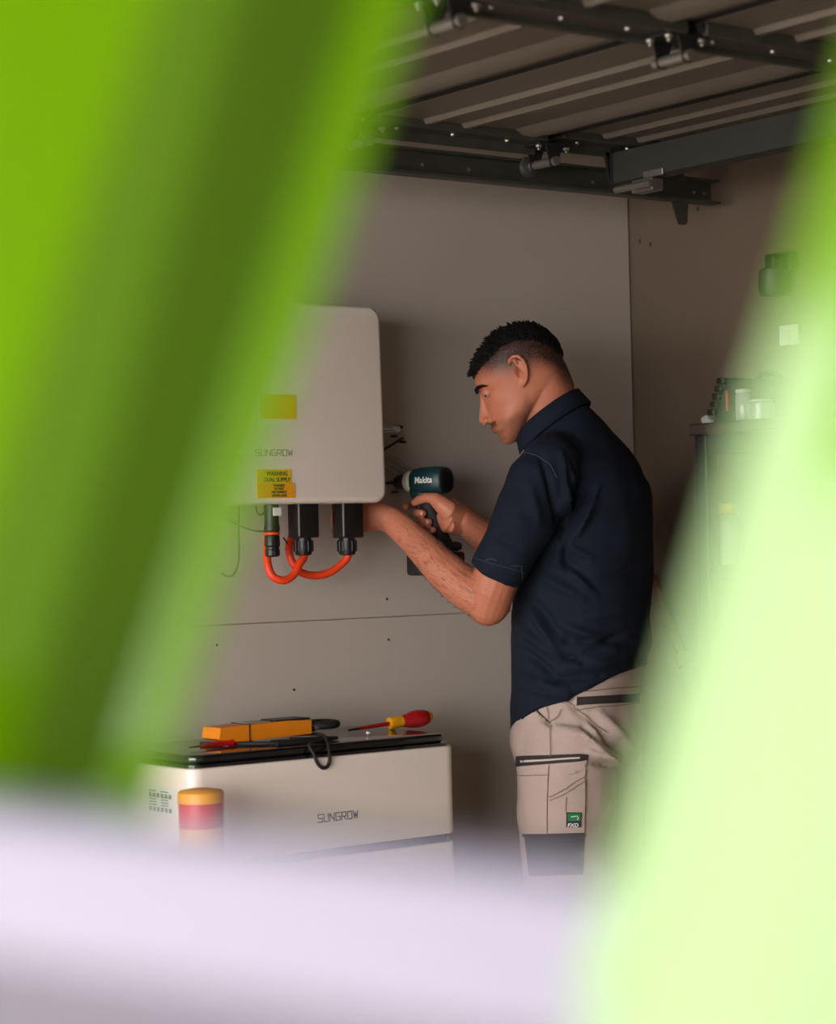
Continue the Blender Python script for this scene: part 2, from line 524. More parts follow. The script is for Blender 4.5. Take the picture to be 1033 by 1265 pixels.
sticker(a.x, b.x, b.z, a.z, 'sticker_orange', ['WARNING', 'DO NOT', 'DISCONNECT', 'UNDER LOAD'], inv, YI - .0006)
p, p_ = on_y(361, 563, YI), on_y(316, 563, YI)
stroke_text('SUNGROW', p_.x, p.x, YI, p.z, .0115, .0014).build('logo_lettering', 'print_grey', inv, 0)
# black terminal covers and cable glands below
def terminal(px0, px1, y):
    a, b = on_y(px0, 622, y), on_y(px1, 664, y)
    t = MB().box((a.x, y, b.z), (b.x, y + .042, ZI0 + .004), .003, 2).build('terminal_cover', 'black_plastic', inv)
    MB().box((a.x - .0014, y - .0014, b.z + .003), (a.x + .0018, y + .002, ZI0), .0006, 1).build('edge_highlight', 'print_grey', t)  # bright edge highlight on the cover's front corner, put in as a grey strip
    return (a.x + b.x) / 2, b.z
YT = -.165
glands = []
for px0, px1, pxg in ((369, 395, 376), (424, 450, 430)):
    xm, zb = terminal(px0, px1, YT)
    g = on_y(pxg, 664, YT + .02)
    gx = g.x
    prof = [(0, .0165), (.004, .0165), (.004, .019), (.016, .0195), (.024, .0192), (.030, .0175), (.034, .0165), (.036, .012)]
    gl = MB().lathe(prof, (gx, YT + .024, zb), (0, 0, -1), 12).build('cable_gland', 'black_plastic', inv, 20)
    for k in range(12):
        an = 2 * PI * k / 12
        MB().box((-.0022, .0185, -.028), (.0022, .0208, -.006), .0008, 1, Matrix.Translation((gx, YT + .024, zb)) @ Matrix.Rotation(an, 4, 'Z')).build('grip_rib', 'black_plastic', gl)
    glands.append(Vector((gx, YT + .024, zb - .034)))
# plug with coding ring
pc = on_y(342, 622, YT)
pb = on_y(341, 688, YT)
plug = MB().lathe([(0, .0150), (.038, .0150), (.046, .0165), (.052, .0165), (.056, .0145)], (pc.x, YT + .02, ZI0), (0, 0, -1), 16).build('plug', 'black_plastic', inv, 25)
MB().lathe([(.0558, .0155), (.0575, .0168), (.0600, .0168), (.0612, .0155)], (pc.x, YT + .02, ZI0), (0, 0, -1), 16).build('coding_ring', 'cable_orange', plug)
L2 = ZI0 - pb.z
MB().lathe([(.061, .0140), (.066, .0155), (.082, .0160), (.086, .0140), (.090, .0140), (.092, .0152), (L2 - .003, .0150), (L2, .011)], (pc.x, YT + .02, ZI0), (0, 0, -1), 14).build('plug_nut', 'black_plastic', plug, 25)
a, b = on_y(339, 627, YT), on_y(349, 637, YT)
MB().box((a.x, YT + .0035, b.z), (b.x, YT + .006, a.z), .0004, 1).build('sticker', 'sticker_white', plug)
# orange power cables
def cable(keys, r, label, m, name='power_cable', cat='cable', group=None, n=8):
    pts = curve_pts(keys, n)
    return tag(MB().tube(pts, r, 12).build(name, m, None, 60), label, cat, group)
g0, g1 = glands
ya = YT + .024
def wy(px, py, y):
    return on_y(px, py, y)
cable([g0 + Vector((0, 0, .008)), g0 + Vector((0, 0, -.006)), wy(370, 697, ya - .004), wy(362, 711, ya - .006), wy(350, 717, ya - .004), wy(337, 712, ya + .004), wy(331, 698, ya + .012), wy(330, 680, ya + .024), wy(331, 660, ya + .040), wy(333, 640, ya + .05), wy(333, 618, ya + .055)],
      .0082, 'orange cable bending in a tight loop from the gland beside the plug', 'cable_orange')
cable([g1 + Vector((0, 0, .008)), g1 + Vector((0, 0, -.006)), wy(423, 696, ya + .004), wy(408, 707, ya + .012), wy(390, 711, ya + .022), wy(372, 707, ya + .030), wy(361, 694, ya + .036), wy(357, 678, ya + .042), wy(360, 664, ya + .05), wy(364, 645, ya + .055), wy(366, 618, ya + .058)],
      .0082, 'orange cable swinging in a wide curve from the gland beside the forearm', 'cable_orange')
# thin wires under the inverter
cable([wy(296, 616, -.09), wy(295, 650, -.08), wy(295, 690, -.07), wy(289, 709, -.06), wy(281, 712, -.05), wy(273, 707, -.04)], .0018, 'thin dark wire hanging in a hook below the white inverter', 'wire_dark', 'thin_wire')
cable([wy(276, 640, -.04), wy(300, 651, -.07), wy(316, 656, -.09), wy(332, 656, -.10)], .0018, 'thin dark wire running sideways behind the black plug', 'wire_dark', 'thin_wire')
cable([wy(316, 616, -.09), wy(317, 630, -.085), wy(321, 636, -.08), wy(327, 632, -.08), wy(330, 616, -.09)], .0016, 'thin dark wire curled up beside the black plug', 'wire_dark', 'thin_wire')
cable([wy(350, 664, -.10), wy(354, 670, -.10), wy(358, 680, -.09)], .0016, 'short dark wire between the two orange cable loops', 'wire_dark', 'thin_wire')
# conduits behind the inverter's edge
yk = -.03
for i, (p0, p1, r) in enumerate((((474, 559), (503, 579), .0045), ((474, 567), (502, 587), .0040), ((474, 573), (500, 590), .0040))):
    q0, q1 = on_y(*p0, yk), on_y(*p1, yk)
    lab = ('pale cable slanting down behind the drill nose, uppermost of three', 'pale cable slanting down behind the drill nose, middle of three', 'pale cable slanting down behind the drill nose, lowest of three')[i]
    d = (q1 - q0)
    tag(MB().tube([q0 - d * .8, q0, q1, q1 + d * .25], r, 10).build('wall_cable', 'wire_grey', None), lab, 'cable', 'cables behind the inverter')
q0, q1 = on_y(474, 556, yk), on_y(498, 541, yk)
tag(MB().tube([q0 - (q1 - q0), q0, q1], .003, 10).build('wall_cable', 'wire_dark', None), 'thin dark cable slanting up from behind the white inverter', 'cable')
a, b = on_y(470, 526, -.02), on_y(495, 534, -.02)
cl = thing('cable_label', 'white printed cable tag with black tip beside the inverter', 'tag', (a.x, -.02, b.z))
MB().box((a.x - .05, -.022, b.z), (b.x, -.001, a.z), .002, 1).build('tag_plate', 'sticker_white', cl)
MB().lathe([(0, .004), (.006, .004), (.014, .001)], ((b.x), -.012, a.z - .002), (1, 0, 0), 8).build('tip', 'black_plastic', cl)
for k, (xa, xb, dz) in enumerate(((.012, .032, .003), (.008, .036, .009))):
    MB().box((a.x + xa - .006, -.0228, a.z - dz - .0018), (a.x + xb, -.0218, a.z - dz - .0004)).build('print', 'ink', cl, 0)
for i, (px, py) in enumerate(((486, 539), (497, 546), (487, 608), (495, 603))):
    p = on_y(px, py, -.003)
    s = thing('cable_clip', ('small dark clip on the wall under the cable tag', 'small dark clip beside the slanting thin cable', 'small dark clip on the wall below the drill bit', 'small dark clip on the wall under the drill nose')[i], 'clip', p)
    MB().box(p - Vector((.007, .006, .0025)), p + Vector((.007, .003, .0025)), .001, 1).build('base', 'black_plastic', s)
    MB().tube([p + Vector((-.005, -.006, 0)), p + Vector((0, -.011, 0)), p + Vector((.005, -.006, 0))], .002, 8).build('hook', 'black_plastic', s)

# ------------------------------------------------------------------ battery stack by the wall
YB = -.36
tr, tl = on_y(558, 919, YB), on_y(240, 945, YB)
BX1, BX0 = on_y(566, 980, YB).x, on_y(236, 980, YB).x
BT = on_y(558, 921, YB).z
MH = .176
bat = thing('battery_stack', 'white home battery tower with glossy black lid standing by the wall', 'battery', ((BX0 + BX1) / 2, -.2, 0))
zt = BT
k = 0
z_front = None
while zt > .10:
    zb_ = zt - MH
    if zb_ < .04: zb_ = .04
    mod = MB().rbox((BX0, YB, zb_), (BX1, -.03, zt), .028, 2, 6, .003).build('module', 'white_plastic', bat, 40)
    MB().rbox((BX0 + .006, YB + .006, zb_ - .016), (BX1 - .006, -.036, zb_), .024, 2, 5).build('joint_band', 'lid_black', mod, 40)
    zt = zb_ - .016
    k += 1
MB().rbox((BX0 + .02, YB + .02, 0), (BX1 - .02, -.05, max(.005, zt + .002)), .02, 2, 4).build('plinth', 'black_plastic', bat, 40)
lid = MB().rbox((BX0 + .006, YB + .008, BT), (BX1 - .006, -.036, BT + .006), .026, 2, 6).rbox((BX0 + .010, YB + .012, BT + .006), (BX1 - .012, -.04, BT + .024), .030, 2, 6, .006).build('lid', 'lid_black', bat, 40)
p0, p1 = on_y(393, 1013, YB), on_y(442, 1008, YB)
stroke_text('SUNGROW', p0.x, p1.x, YB, (p0.z + p1.z) / 2 - .004, .0145, .0017).build('logo_lettering', 'ink', bat, 0)
# label plate on the side
def on_side(px, py):
    return on_x(px, py, BX0)
a, b = on_side(183, 968), on_side(217, 1010)
lp = MB().box((BX0 - .001, min(a.y, b.y), b.z), (BX0 + .001, max(a.y, b.y), a.z - .004)).build('label_plate', 'sticker_white', bat, 0)
yl0, yl1 = max(a.y, b.y), min(a.y, b.y)
for r in range(7):
    zz = a.z - .010 - r * (a.z - b.z - .02) / 7
    for q in range(6 if r in (1, 6) else 2):
        nq = 6 if r in (1, 6) else 2
        y_a = yl0 + (yl1 - yl0) * (.06 + .88 * q / nq); y_b = yl0 + (yl1 - yl0) * (.06 + .88 * (q + .62) / nq)
        MB().box((BX0 - .0016, min(y_a, y_b), zz - (.008 if nq == 6 else .0022)), (BX0 - .0009, max(y_a, y_b), zz)).build('print', 'print_grey', lp, 0)
LT = BT + .024      # lid top

def lid_pt(px, py, h=0.):
    d = FW + RT * ((px - CX) / FPX) - UP * ((py - CY) / FPX)
    return CAM + d * ((LT + h - CAM.z) / d.z)

# clamp meter lying on the lid
mt = thing('clamp_meter', 'orange clamp meter with black jaw lying on the black lid', 'meter', lid_pt(330, 915))
y_m = -.22
a, b = on_y(260, 905, y_m), on_y(374, 905, y_m)
xm0, xm1 = a.x, b.x
zl, hm = LT + .011, .030
bd = MB()
prof = [(xm0, .006), (xm0 + .012, .0), (xm0 + .06, -.002), (xm1, .002), (xm1, hm - .001), (xm0 + .16, hm + .001), (xm0 + .06, hm - .001), (xm0 + .004, hm - .003)]
bd.prism([(x, zl + z) for x, z in prof], (0, y_m - .032, 0), (1, 0, 0), (0, 0, 1), (0, .064, 0))
mb_ = bd.build('body', 'meter_orange', mt, 30)
MB().box((xm0 + .068, y_m - .0335, zl - .003), (xm0 + .070, y_m + .033, zl + hm + .001)).build('seam', 'rack_wood', mb_, 0)
MB().box((xm0 + .07, y_m - .022, zl + hm), (xm0 + .125, y_m + .022, zl + hm + .002), .001, 1).build('display', 'wire_grey', mb_)
MB().box((xm0 + .132, y_m - .026, zl + hm), (xm1 + .002, y_m + .026, zl + hm + .0035), .001, 1).build('keypad', 'black_plastic', mb_)
jaw = []
for t in range(0, 25):
    an = math.radians(-155 + 310 * t / 24)
    jaw.append((xm1 + .040 + .034 * math.cos(an), y_m + .030 * math.sin(an), zl + .016))
MB().tube(jaw, .0085, 10, flat=[1.2] * 25).build('jaw', 'black_rubber', mt)
MB().box((xm1 - .004, y_m - .024, zl + .004), (xm1 + .018, y_m + .024, zl + .027), .004, 2).build('jaw_base', 'black_plastic', mt)
MB().tube([(xm1 + .01, y_m - .028, zl + .012), (xm1 + .045, y_m - .034, zl + .016)], .0035, 8).build('trigger', 'bright_steel', mt)
# test leads
q = lambda px, py, y: on_y(px, py, y)
fl_ = YB - .004
tag(MB().tube(curve_pts([(xm0 + .17, -.24, LT + .005), (xm1 - .02, -.27, LT + .005), (xm1 + .02, -.31, LT + .006), (q(384, 918, -.345)), (q(388, 932, fl_)), (q(393, 944, fl_ - .002)), (q(400, 949, fl_ - .003)), (q(406, 944, fl_ - .002)), (q(407, 932, fl_)), (q(404, 915, -.345)), (q(398, 908, -.30)), (xm1 + .04, -.17, LT + .005), (xm1 - .03, -.15, LT + .005)], 8), .0034, 10).build('test_lead', 'black_rubber', None, 60), 'black test lead looping over the front edge of the battery lid', 'cable')
tag(MB().tube(curve_pts([(xm0 - .005, -.19, LT + .005), (xm0 + .08, -.285, LT + .005), (xm0 + .12, -.30, LT + .005), (xm0 + .19, -.28, LT + .005), (xm0 + .22, -.29, LT + .005), (xm0 + .16, -.315, LT + .005), (xm0 + .09, -.315, LT + .005)], 8), .0045, 10).build('test_lead', 'black_rubber', None, 60), 'black test lead bunched under the orange clamp meter', 'cable')
pr = thing('test_probe', 'red test probe lying half under the orange clamp meter', 'probe', (xm0 - .03, -.25, LT))
MB().lathe([(0, .002), (.01, .0035), (.03, .0055), (.075, .006), (.078, .008), (.082, .008), (.085, .0055), (.13, .005), (.135, .003)], (xm0 - .050, -.262, LT + .0085), (1, .18, 0), 12).build('grip', 'driver_red', pr)
MB().lathe([(0, .0008), (.004, .0015), (.03, .0015)], (xm0 - .078, -.267, LT + .0078), (1, .18, 0), 8).build('tip', 'black_plastic', pr)
# screwdriver
p0, p1 = lid_pt(532, 906), lid_pt(431, 912)
ax = (p0 - p1); ax.z = 0
ys_ = -.17
h0, h1 = on_y(533, 897, ys_), on_y(431, 906, ys_)
sd = thing('screwdriver', 'red and yellow insulated screwdriver lying on the black lid', 'screwdriver', ((h0.x + h1.x) / 2, ys_, LT))
org = Vector((h0.x, ys_, LT + .0195)); L = h0.x - h1.x
axd = Vector((-L, 0, -.0145)).normalized()
k = L / .180
MB().lathe([(0, .004), (.002, .0095), (.006, .0125), (.010, .0140)], org, axd, 20).build('end_cap', 'driver_yellow', sd)
MB().lathe([(.010 * k, .0142), (.016 * k, .0168), (.028 * k, .0190), (.042 * k, .0180), (.056 * k, .0140), (.064 * k, .0120), (.066 * k, .0115)], org, axd, 20).build('handle', 'driver_red', sd)
MB().lathe([(.066 * k, .0118), (.072 * k, .0116), (.080 * k, .0125), (.090 * k, .0132), (.093 * k, .0120), (.094 * k, .006)], org, axd, 20).build('collar', 'driver_yellow', sd)
MB().lathe([(.094 * k, .0045), (.158 * k, .0036), (.160 * k, .003)], org, axd, 12).build('shaft', 'driver_red', sd)
MB().lathe([(.159 * k, .0026), (.180 * k, .0022), (.182 * k, .0010)], org, axd, 10).build('blade', 'dark_steel', sd)
p = lid_pt(455, 910)
sw = thing('screw', 'tiny pale screw standing on the black lid by the screwdriver', 'screw', p)
MB().lathe([(0, .0022), (.006, .0022)], p, (0, 0, 1), 8).build('thread', 'bright_steel', sw)
MB().lathe([(.006, .0045), (.009, .0045), (.0102, .0030)], p, (0, 0, 1), 12).build('head', 'sticker_white', sw)

# ------------------------------------------------------------------ red and yellow tube standing before the battery
zc = at(248, 975, 3.12)
tb = thing('banded_tube', 'red and yellow banded plastic tube with yellow cap before the battery', 'tube', (zc.x, zc.y, 0))
R_ = .0416
TT = zc.z + .003
edges = [TT - .026, TT - .070]
while edges[-1] > .2:
    edges.append(edges[-1] - (.046 if len(edges) % 2 == 0 else .10))
MB().lathe([(0, .004), (.0015, .02), (.0045, R_ - .004), (.008, R_), (.026, R_), (.0262, R_ - .002)], (zc.x, zc.y, TT), (0, 0, -1), 32).build('cap', 'tube_yellow', tb)
for i in range(len(edges) - 1):
    MB().lathe([(TT - edges[i], R_ - .002), (TT - edges[i] + .0006, R_ - .001), (TT - edges[i + 1] - .0006, R_ - .001), (TT - edges[i + 1], R_ - .002)], (zc.x, zc.y, TT), (0, 0, -1), 32).build('band', 'tube_red' if i % 2 == 0 else 'tube_yellow', tb)
MB().lathe([(0, .062), (.02, .062), (.03, .060), (.05, .050), (.06, R_ + .004), (edges[-1] + .01, R_ + .002), (edges[-1] + .012, R_ - .004)], (zc.x, zc.y, 0), (0, 0, 1), 32).build('foot', 'black_rubber', tb)

# ------------------------------------------------------------------ rack and clutter along the rear wall
XF = .40                                    # front of the rack
pk = on_x(857, 531, XF)
RY0, RT_Z = pk.y, pk.z
RY1 = RY0 - .92
rk = thing('storage_rack', 'black framed storage rack with pale back panel against the beige wall', 'rack', ((XF + XR) / 2, (RY0 + RY1) / 2, 0))
pw = .034
for x in (XF, XR - .045):
    for y in (RY0 - pw, RY1):
        MB().box((x, y, 0), (x + pw, y + pw, RT_Z - .012), .003, 1).build('post', 'rack_black', rk)
MB().box((XF - .008, RY1 - .01, RT_Z - .012), (XR - .002, RY0 + .008, RT_Z + .012), .003, 1).build('top', 'rack_wood', rk)
zsh = on_x(870, 563, XF).z
MB().box((XF + .004, RY1 + pw, zsh), (XF + .024, RY0 - pw, RT_Z - .012), .002, 1).build('apron', 'rack_black', rk)
z2 = on_x(880, 700, XF + .1).z
for zz in (z2, .62, .12):
    MB().box((XF + .006, RY1 + .004, zz - .024), (XR - .01, RY0 - .004, zz), .003, 1).build('shelf', 'rack_black', rk)
MB().box((XR - .010, RY1 + .01, .1), (XR - .003, RY0 - .01, RT_Z - .014)).build('back_panel', 'rack_panel', rk, 0)
# bottle with yellow cap on the shelf
def lathe_thing(name, label, cat, base, parts, group=None):
    t = thing(name, label, cat, base, group)
    for nm, prof, m in parts:
        MB().lathe(prof, base, (0, 0, 1), 20).build(nm, m, t)
    return t
yb = on_x(893, 640, XF + .08).y
bt = on_x(893, 622, XF + .08).z - z2
lathe_thing('bottle', 'white bottle with a yellow cap standing on the rack shelf', 'bottle', (XF + .08, yb, z2), (
    ('body', [(0, .036), (.004, .040), (bt * .62, .040), (bt * .75, .030), (bt * .84, .018)], 'bottle_white'),
    ('cap', [(bt * .84, .026), (bt * .86, .030), (bt * .98, .030), (bt, .026)], 'cap_yellow')))
# items on top of the rack
ytop = RT_Z + .012
a, b = on_x(868, 520, XF + .10), on_x(940, 465, XF + .10)
hb = b.z - ytop
bag = thing('tool_bag', 'black slanted tool bag lying on top of the rack', 'bag', (XF + .15, (a.y + b.y) / 2, ytop))
ya0, yb0 = a.y, b.y
MB().prism([(ya0, .0), (ya0 - .006, .02), (ya0 - .032, hb * .72), (ya0 - .042, hb * .94), (ya0 - .055, hb), (yb0 + .02, hb * .98), (yb0, hb * .85), (yb0, 0)], (XF + .13, 0, ytop), (0, 1, 0), (0, 0, 1), (.15, 0, 0)).build('body', 'bag_black', bag, 30)
for i in range(5):
    t = i / 4
    y_, z_ = ya0 - .006 - .03 * t, .03 + t * hb * .68
    MB().box((XF + .118, y_ - .010, ytop + z_ - .006), (XF + .285, y_ + .012, ytop + z_ + .008), .003, 1).build('buckle', 'black_plastic', bag)
MB().tube(curve_pts([(XF + .2, ya0 - .06, ytop + hb - .004), (XF + .2, ya0 - .08, ytop + hb + .014), (XF + .2, yb0 + .06, ytop + hb + .014), (XF + .2, yb0 + .03, ytop + hb - .004)], 6), .007, 8).build('handle', 'black_rubber', bag)
MB().box((XF + .126, ya0 - .050, ytop + .03), (XF + .131, ya0 - .044, ytop + .075), .001, 1).build('strap', 'red_plastic', bag)
def crumple(p, label, s):
    t = thing('crumpled_wrapper', label, 'wrapper', p)
    b_ = bmesh.new()
    bmesh.ops.create_icosphere(b_, subdivisions=2, radius=s)
    for v in b_.verts:
        v.co *= 1 + .45 * noise.noise(v.co * 90)
        v.co = Vector(p) + Vector((v.co.x, v.co.y * 1.5, v.co.z + s * .9))
    MB().bm(b_).build('foil', 'clear_jar', t, 0)
crumple((XF + .06, on_x(874, 520, XF + .06).y, ytop), 'small crumpled clear wrapper in front of the tool bag', .011)
def jar(px0, px1, py, x, label):
    a, b = on_x(px0, py, x), on_x(px1, py, x)
    r = abs(a.y - b.y) / 2; yc = (a.y + b.y) / 2; hh = a.z - ytop
    lathe_thing('jar', label, 'jar', (x, yc, ytop), (
        ('glass', [(0, r * .9), (.004, r), (hh * .82, r), (hh * .9, r * .86)], 'clear_jar'),
        ('lid', [(hh * .9, r * .95), (hh, r * .95), (hh * 1.005, r * .9)], 'bottle_white')))
jar(911, 926, 482, XF + .05, 'tall clear jar beside the black tool bag')
jar(928, 953, 495, XF + .07, 'short wide clear jar beside the tall jar')
# wall lamp and switch
pa = on_x(972, 330, XR)
wl = thing('wall_lamp', 'small dark wall lamp on the beige wall above the switch', 'lamp', pa)
MB().box((XR - .03, pa.y - .04, pa.z - .01), (XR - .001, pa.y + .04, pa.z + .03), .004, 1).build('bracket', 'black_plastic', wl)
MB().lathe([(0, .026), (.004, .032), (.05, .034), (.058, .029)], (XR - .042, pa.y, pa.z - .005), (0, 0, -1), 20).build('shade', 'wire_dark', wl)
MB().tube([(XR - .02, pa.y, pa.z + .012), (XR - .042, pa.y, pa.z + .012), (XR - .042, pa.y, pa.z - .006)], .010, 10).build('arm', 'black_plastic', wl)
ps = on_x(978, 414, XR)
sw_ = thing('light_switch', 'white switch plate on the beige wall', 'switch', ps)
MB().box((XR - .010, ps.y - .028, ps.z - .022), (XR - .0005, ps.y + .028, ps.z + .022), .003, 2).build('plate', 'switch_white', sw_)
MB().box((XR - .015, ps.y - .008, ps.z - .011), (XR - .009, ps.y + .008, ps.z + .011), .002, 1).build('rocker', 'switch_white', sw_)
# brush hanging on the wall
p0 = on_x(806, 709, XR - .02)
p1 = on_x(843, 808, XR - .03)
br = thing('hanging_brush', 'brush with brown wooden handle hanging on the beige wall', 'brush', p1)
MB().lathe([(0, .004), (.006, .011), (.03, .0115), ((p1 - p0).length - .02, .0125), ((p1 - p0).length, .010)], p0, p1 - p0, 14).build('handle', 'stick_wood', br)
dv = (p1 - p0).normalized()
MB().lathe([(-.004, .010), (.004, .017), (.03, .019), (.034, .016)], p1, dv, 14).build('ferrule', 'bright_steel', br)
MB().lathe([(.030, .016), (.06, .019), (.10, .018), (.12, .010)], p1, dv, 14).build('bristles', 'wire_dark', br)
MB().tube([(XR - .001, p0.y, p0.z - .012), (XR - .034, p0.y, p0.z - .010)], .0018, 8).build('nail', 'dark_steel', br)

# ------------------------------------------------------------------ lime ladder close to the camera
ld = thing('ladder', 'lime green fibreglass ladder with a white aluminium step, close up', 'ladder', (-2.55, -3.55, 0))
def lvec(u, v, d):                      # point right / up of the view axis, d metres ahead (level axes)
    return Vector((CAM.x, CAM.y, H)) + _r0 * u + _u0 * v + _f0 * d
def rail_pts(px, py, dep):
    return at(px, py, dep)
def rail(name, prof_top, prof_bot, thick, t_lo, t_hi):
    # prof_*: the same polyline of the section at two places along the rail; extended to t_lo / t_hi
    n = len(prof_top)
    def off(pr):
        o = []
        for i in range(n):
            d = (pr[min(i + 1, n - 1)] - pr[max(i - 1, 0)]); 
            nn = d.cross((prof_top[0] - prof_bot[0])).normalized()
            o.append(pr[i] + nn * thick)
        return pr + o[::-1]
    A, B = off(prof_top), off(prof_bot)
    r0 = [b + (a - b) * t_lo for a, b in zip(A, B)]
    r1 = [b + (a - b) * t_hi for a, b in zip(A, B)]
    return MB().loft([r0, r1]).build(name, 'lime_fibreglass', ld, 20)
def zcross(p_top, p_bot, z):
    return (z - p_bot.z) / (p_top.z - p_bot.z)
LS = 1.2
# one rail: flange towards the camera, web, far lip
lt = [near(-60, 0, .5445 * LS), near(190, 0, .545 * LS), near(432, 0, .575 * LS), near(508, 0, .5735 * LS)]
lb = [near(-360, 900, .5445 * LS), near(-110, 900, .545 * LS), near(150, 900, .575 * LS), near(212, 900, .5735 * LS)]
TOPZ = H + .70
rail('rail', lt, lb, .004, zcross(lt[1], lb[1], .0) + .006, zcross(lt[1], lb[1], TOPZ))
# the other: its face turned towards the daylight
rt = [near(1112, 0, .458 * LS), near(1095, 0, .450 * LS), near(1560, 0, .412 * LS), near(1620, 0, .43 * LS)]
rb = [near(842, 900, .458 * LS), near(825, 900, .450 * LS), near(1310, 900, .412 * LS), near(1370, 900, .43 * LS)]
rail('rail', rt, rb, .004, zcross(rt[1], rb[1], .0) + .006, zcross(rt[1], rb[1], TOPZ))
# the white step, its nose bent back underneath
def step(sh):
    e = [[near(-80, 984, .50 * LS), near(930, 1098, .455 * LS)], [near(-80, 1010, .488 * LS), near(930, 1124, .443 * LS)], [near(-80, 1165, .480 * LS), near(960, 1330, .435 * LS)],
         [near(-80, 1200, .50 * LS), near(960, 1370, .455 * LS)], [near(-80, 1420, .62 * LS), near(960, 1560, .58 * LS)]]
    m = MB()
    f = [[p + sh for p in r] for r in e]
    bk = [[p + FW * .003 + UP * .002 for p in r] for r in f[::-1]]
    A = [r[0] for r in f] + [r[0] for r in bk]
    B = [r[1] for r in f] + [r[1] for r in bk]
    return m.loft([A, B]).build('step', 'aluminium', ld, 25)
step(Vector((0, 0, 0)))
for i in range(3):                     # the lower steps, out of sight from here
    dz = -.30 * (i + 1)
    sh = (lb[1] - lt[1]); sh = sh * (dz / sh.z)
    step(sh)

# ------------------------------------------------------------------ impact driver
DO = at(530, 594, 3.835)
dF = (-RT * .80 + FW * .60 + UP * -.03).normalized()
dU = (UP - dF * UP.dot(dF)).normalized()
dL = dU.cross(dF)                       # its left side, towards the camera
DM = Matrix.Identity(4)
for i in range(3):
    DM[i][0], DM[i][1], DM[i][2], DM[i][3] = dF[i], dL[i], dU[i], DO[i]
def dp(x, y, z):
    return DM @ Vector((x, y, z))
dr = thing('impact_driver', 'dark teal cordless impact driver held in the raised hand', 'drill', dp(0, 0, -.2))
def orings(spec, seg=20, pw=2.6):
    out = []
    for x, cz, ry, rz in spec:
        r = []
        for k in range(seg):
            an = 2 * PI * k / seg
            cs, sn = math.cos(an), math.sin(an)
            r.append(dp(x, ry * math.copysign(abs(cs) ** (2 / pw), cs), cz + rz * math.copysign(abs(sn) ** (2 / pw), sn)))
        out.append(r)
    return out
MB().loft(orings([(-.050, 0, .016, .016), (-.047, 0, .024, .024), (-.040, 0, .028, .0285), (-.02, 0, .030, .030), (.01, 0, .030, .030), (.030, 0, .028, .027), (.036, 0, .024, .023)])).build('motor_housing', 'drill_teal', dr, 40)
MB().loft(orings([(-.0510, .0, .010, .010), (-.0500, 0, .0185, .0185), (-.0475, 0, .0245, .0250), (-.0455, 0, .0262, .0266)], 20)).build('rear_cap', 'black_plastic', dr, 40)
MB().lathe([(0, .021), (.004, .024), (.012, .0245), (.020, .021), (.024, .016)], dp(.036, 0, 0), dF, 20).build('nose_ring', 'drill_nose', dr)
MB().lathe([(0, .013), (.004, .0155), (.018, .0155), (.026, .012), (.028, .006)], dp(.060, 0, 0), dF, 16).build('chuck', 'black_rubber', dr)
MB().lathe([(0, .0038), (.04, .0036), (.046, .002)], dp(.086, 0, 0), dF, 6).build('bit', 'dark_steel', dr)
# grip
def grip_rings(spec, seg=18):
    out = []
    for x, z, rx, ry in spec:
        out.append([dp(x + rx * math.cos(2 * PI * k / seg), ry * math.sin(2 * PI * k / seg), z) for k in range(seg)])
    return out
MB().loft(grip_rings([(.016, -.016, .030, .020), (.014, -.034, .026, .019), (.006, -.048, .021, .0175), (-.006, -.074, .0195, .017), (-.018, -.100, .019, .017), (-.026, -.120, .022, .019), (-.022, -.134, .034, .026)])).build('grip', 'black_rubber', dr, 40)
MB().loft(grip_rings([(.018, -.012, .033, .0225), (.018, -.030, .029, .0215), (.012, -.046, .023, .0195), (.011, -.050, .018, .015)])).build('grip_collar', 'drill_teal', dr, 40)
MB().box((.020, -.008, -.062), (.036, .008, -.036), .005, 2, DM).build('trigger', 'black_plastic', dr)
MB().box((-.062, -.034, -.150), (.036, .034, -.130), .008, 2, DM).build('base', 'drill_teal', dr)
bt_ = MB().box((-.066, -.036, -.200), (.040, .036, -.151), .007, 2, DM).build('battery_pack', 'black_plastic', dr)
for x in (-.046, -.026, -.006):
    MB().box((x - .0015, .0355, -.193), (x + .0015, .0375, -.156), .0005, 1, DM).build('groove_rib', 'print_grey', bt_)
MB().box((.012, -.014, -.131), (.036, .014, -.126), .002, 1, DM).build('control_panel', 'black_plastic', dr)
link('led', MB().ball(dp(.012, .030, -.130), .0042, 12).mesh('led'), 'led_green', dr, 40)
link('logo_lettering', text_mesh('Makita', .0190, dp(.016, .0302, -.005), -dF, dU, .0006, shear=.12, bold=.0003, squeeze=.86, space=1.06), 'print_white', dr, 0)

# ------------------------------------------------------------------ the man
man = thing('person', 'man in navy work shirt and stone cargo trousers working with an impact driver', 'person', Vector((at(712, 700, 3.82).x, at(712, 700, 3.82).y, 0)))
KZ = .000328
HO = at(643.3, 463.3, 3.78)
hx = (-RT * .905 - UP * .426 + FW * .07).normalized()
hz0 = (-RT * .426 + UP * .905)
hy = hz0.cross(hx).normalized()
hz = hx.cross(hy).normalized()
def hp(f, y, u):
    return HO + hx * (f * KZ) + hy * (y * KZ) + hz * (u * KZ)
def interp(x, xs, ys):
    return float(np.interp(x, xs, ys))
front = [(-372, 252), (-362, 276), (-345, 291), (-325, 297), (-308, 299), (-288, 293), (-272, 297), (-258, 307), (-246, 303), (-234, 311), (-222, 309), (-205, 305), (-193, 306), (-150, 298), (-100, 287), (-60, 281), (-23, 281), (10, 289), (38, 293), (87, 282), (150, 256), (200, 215), (250, 150), (285, 70), (303, 0)]
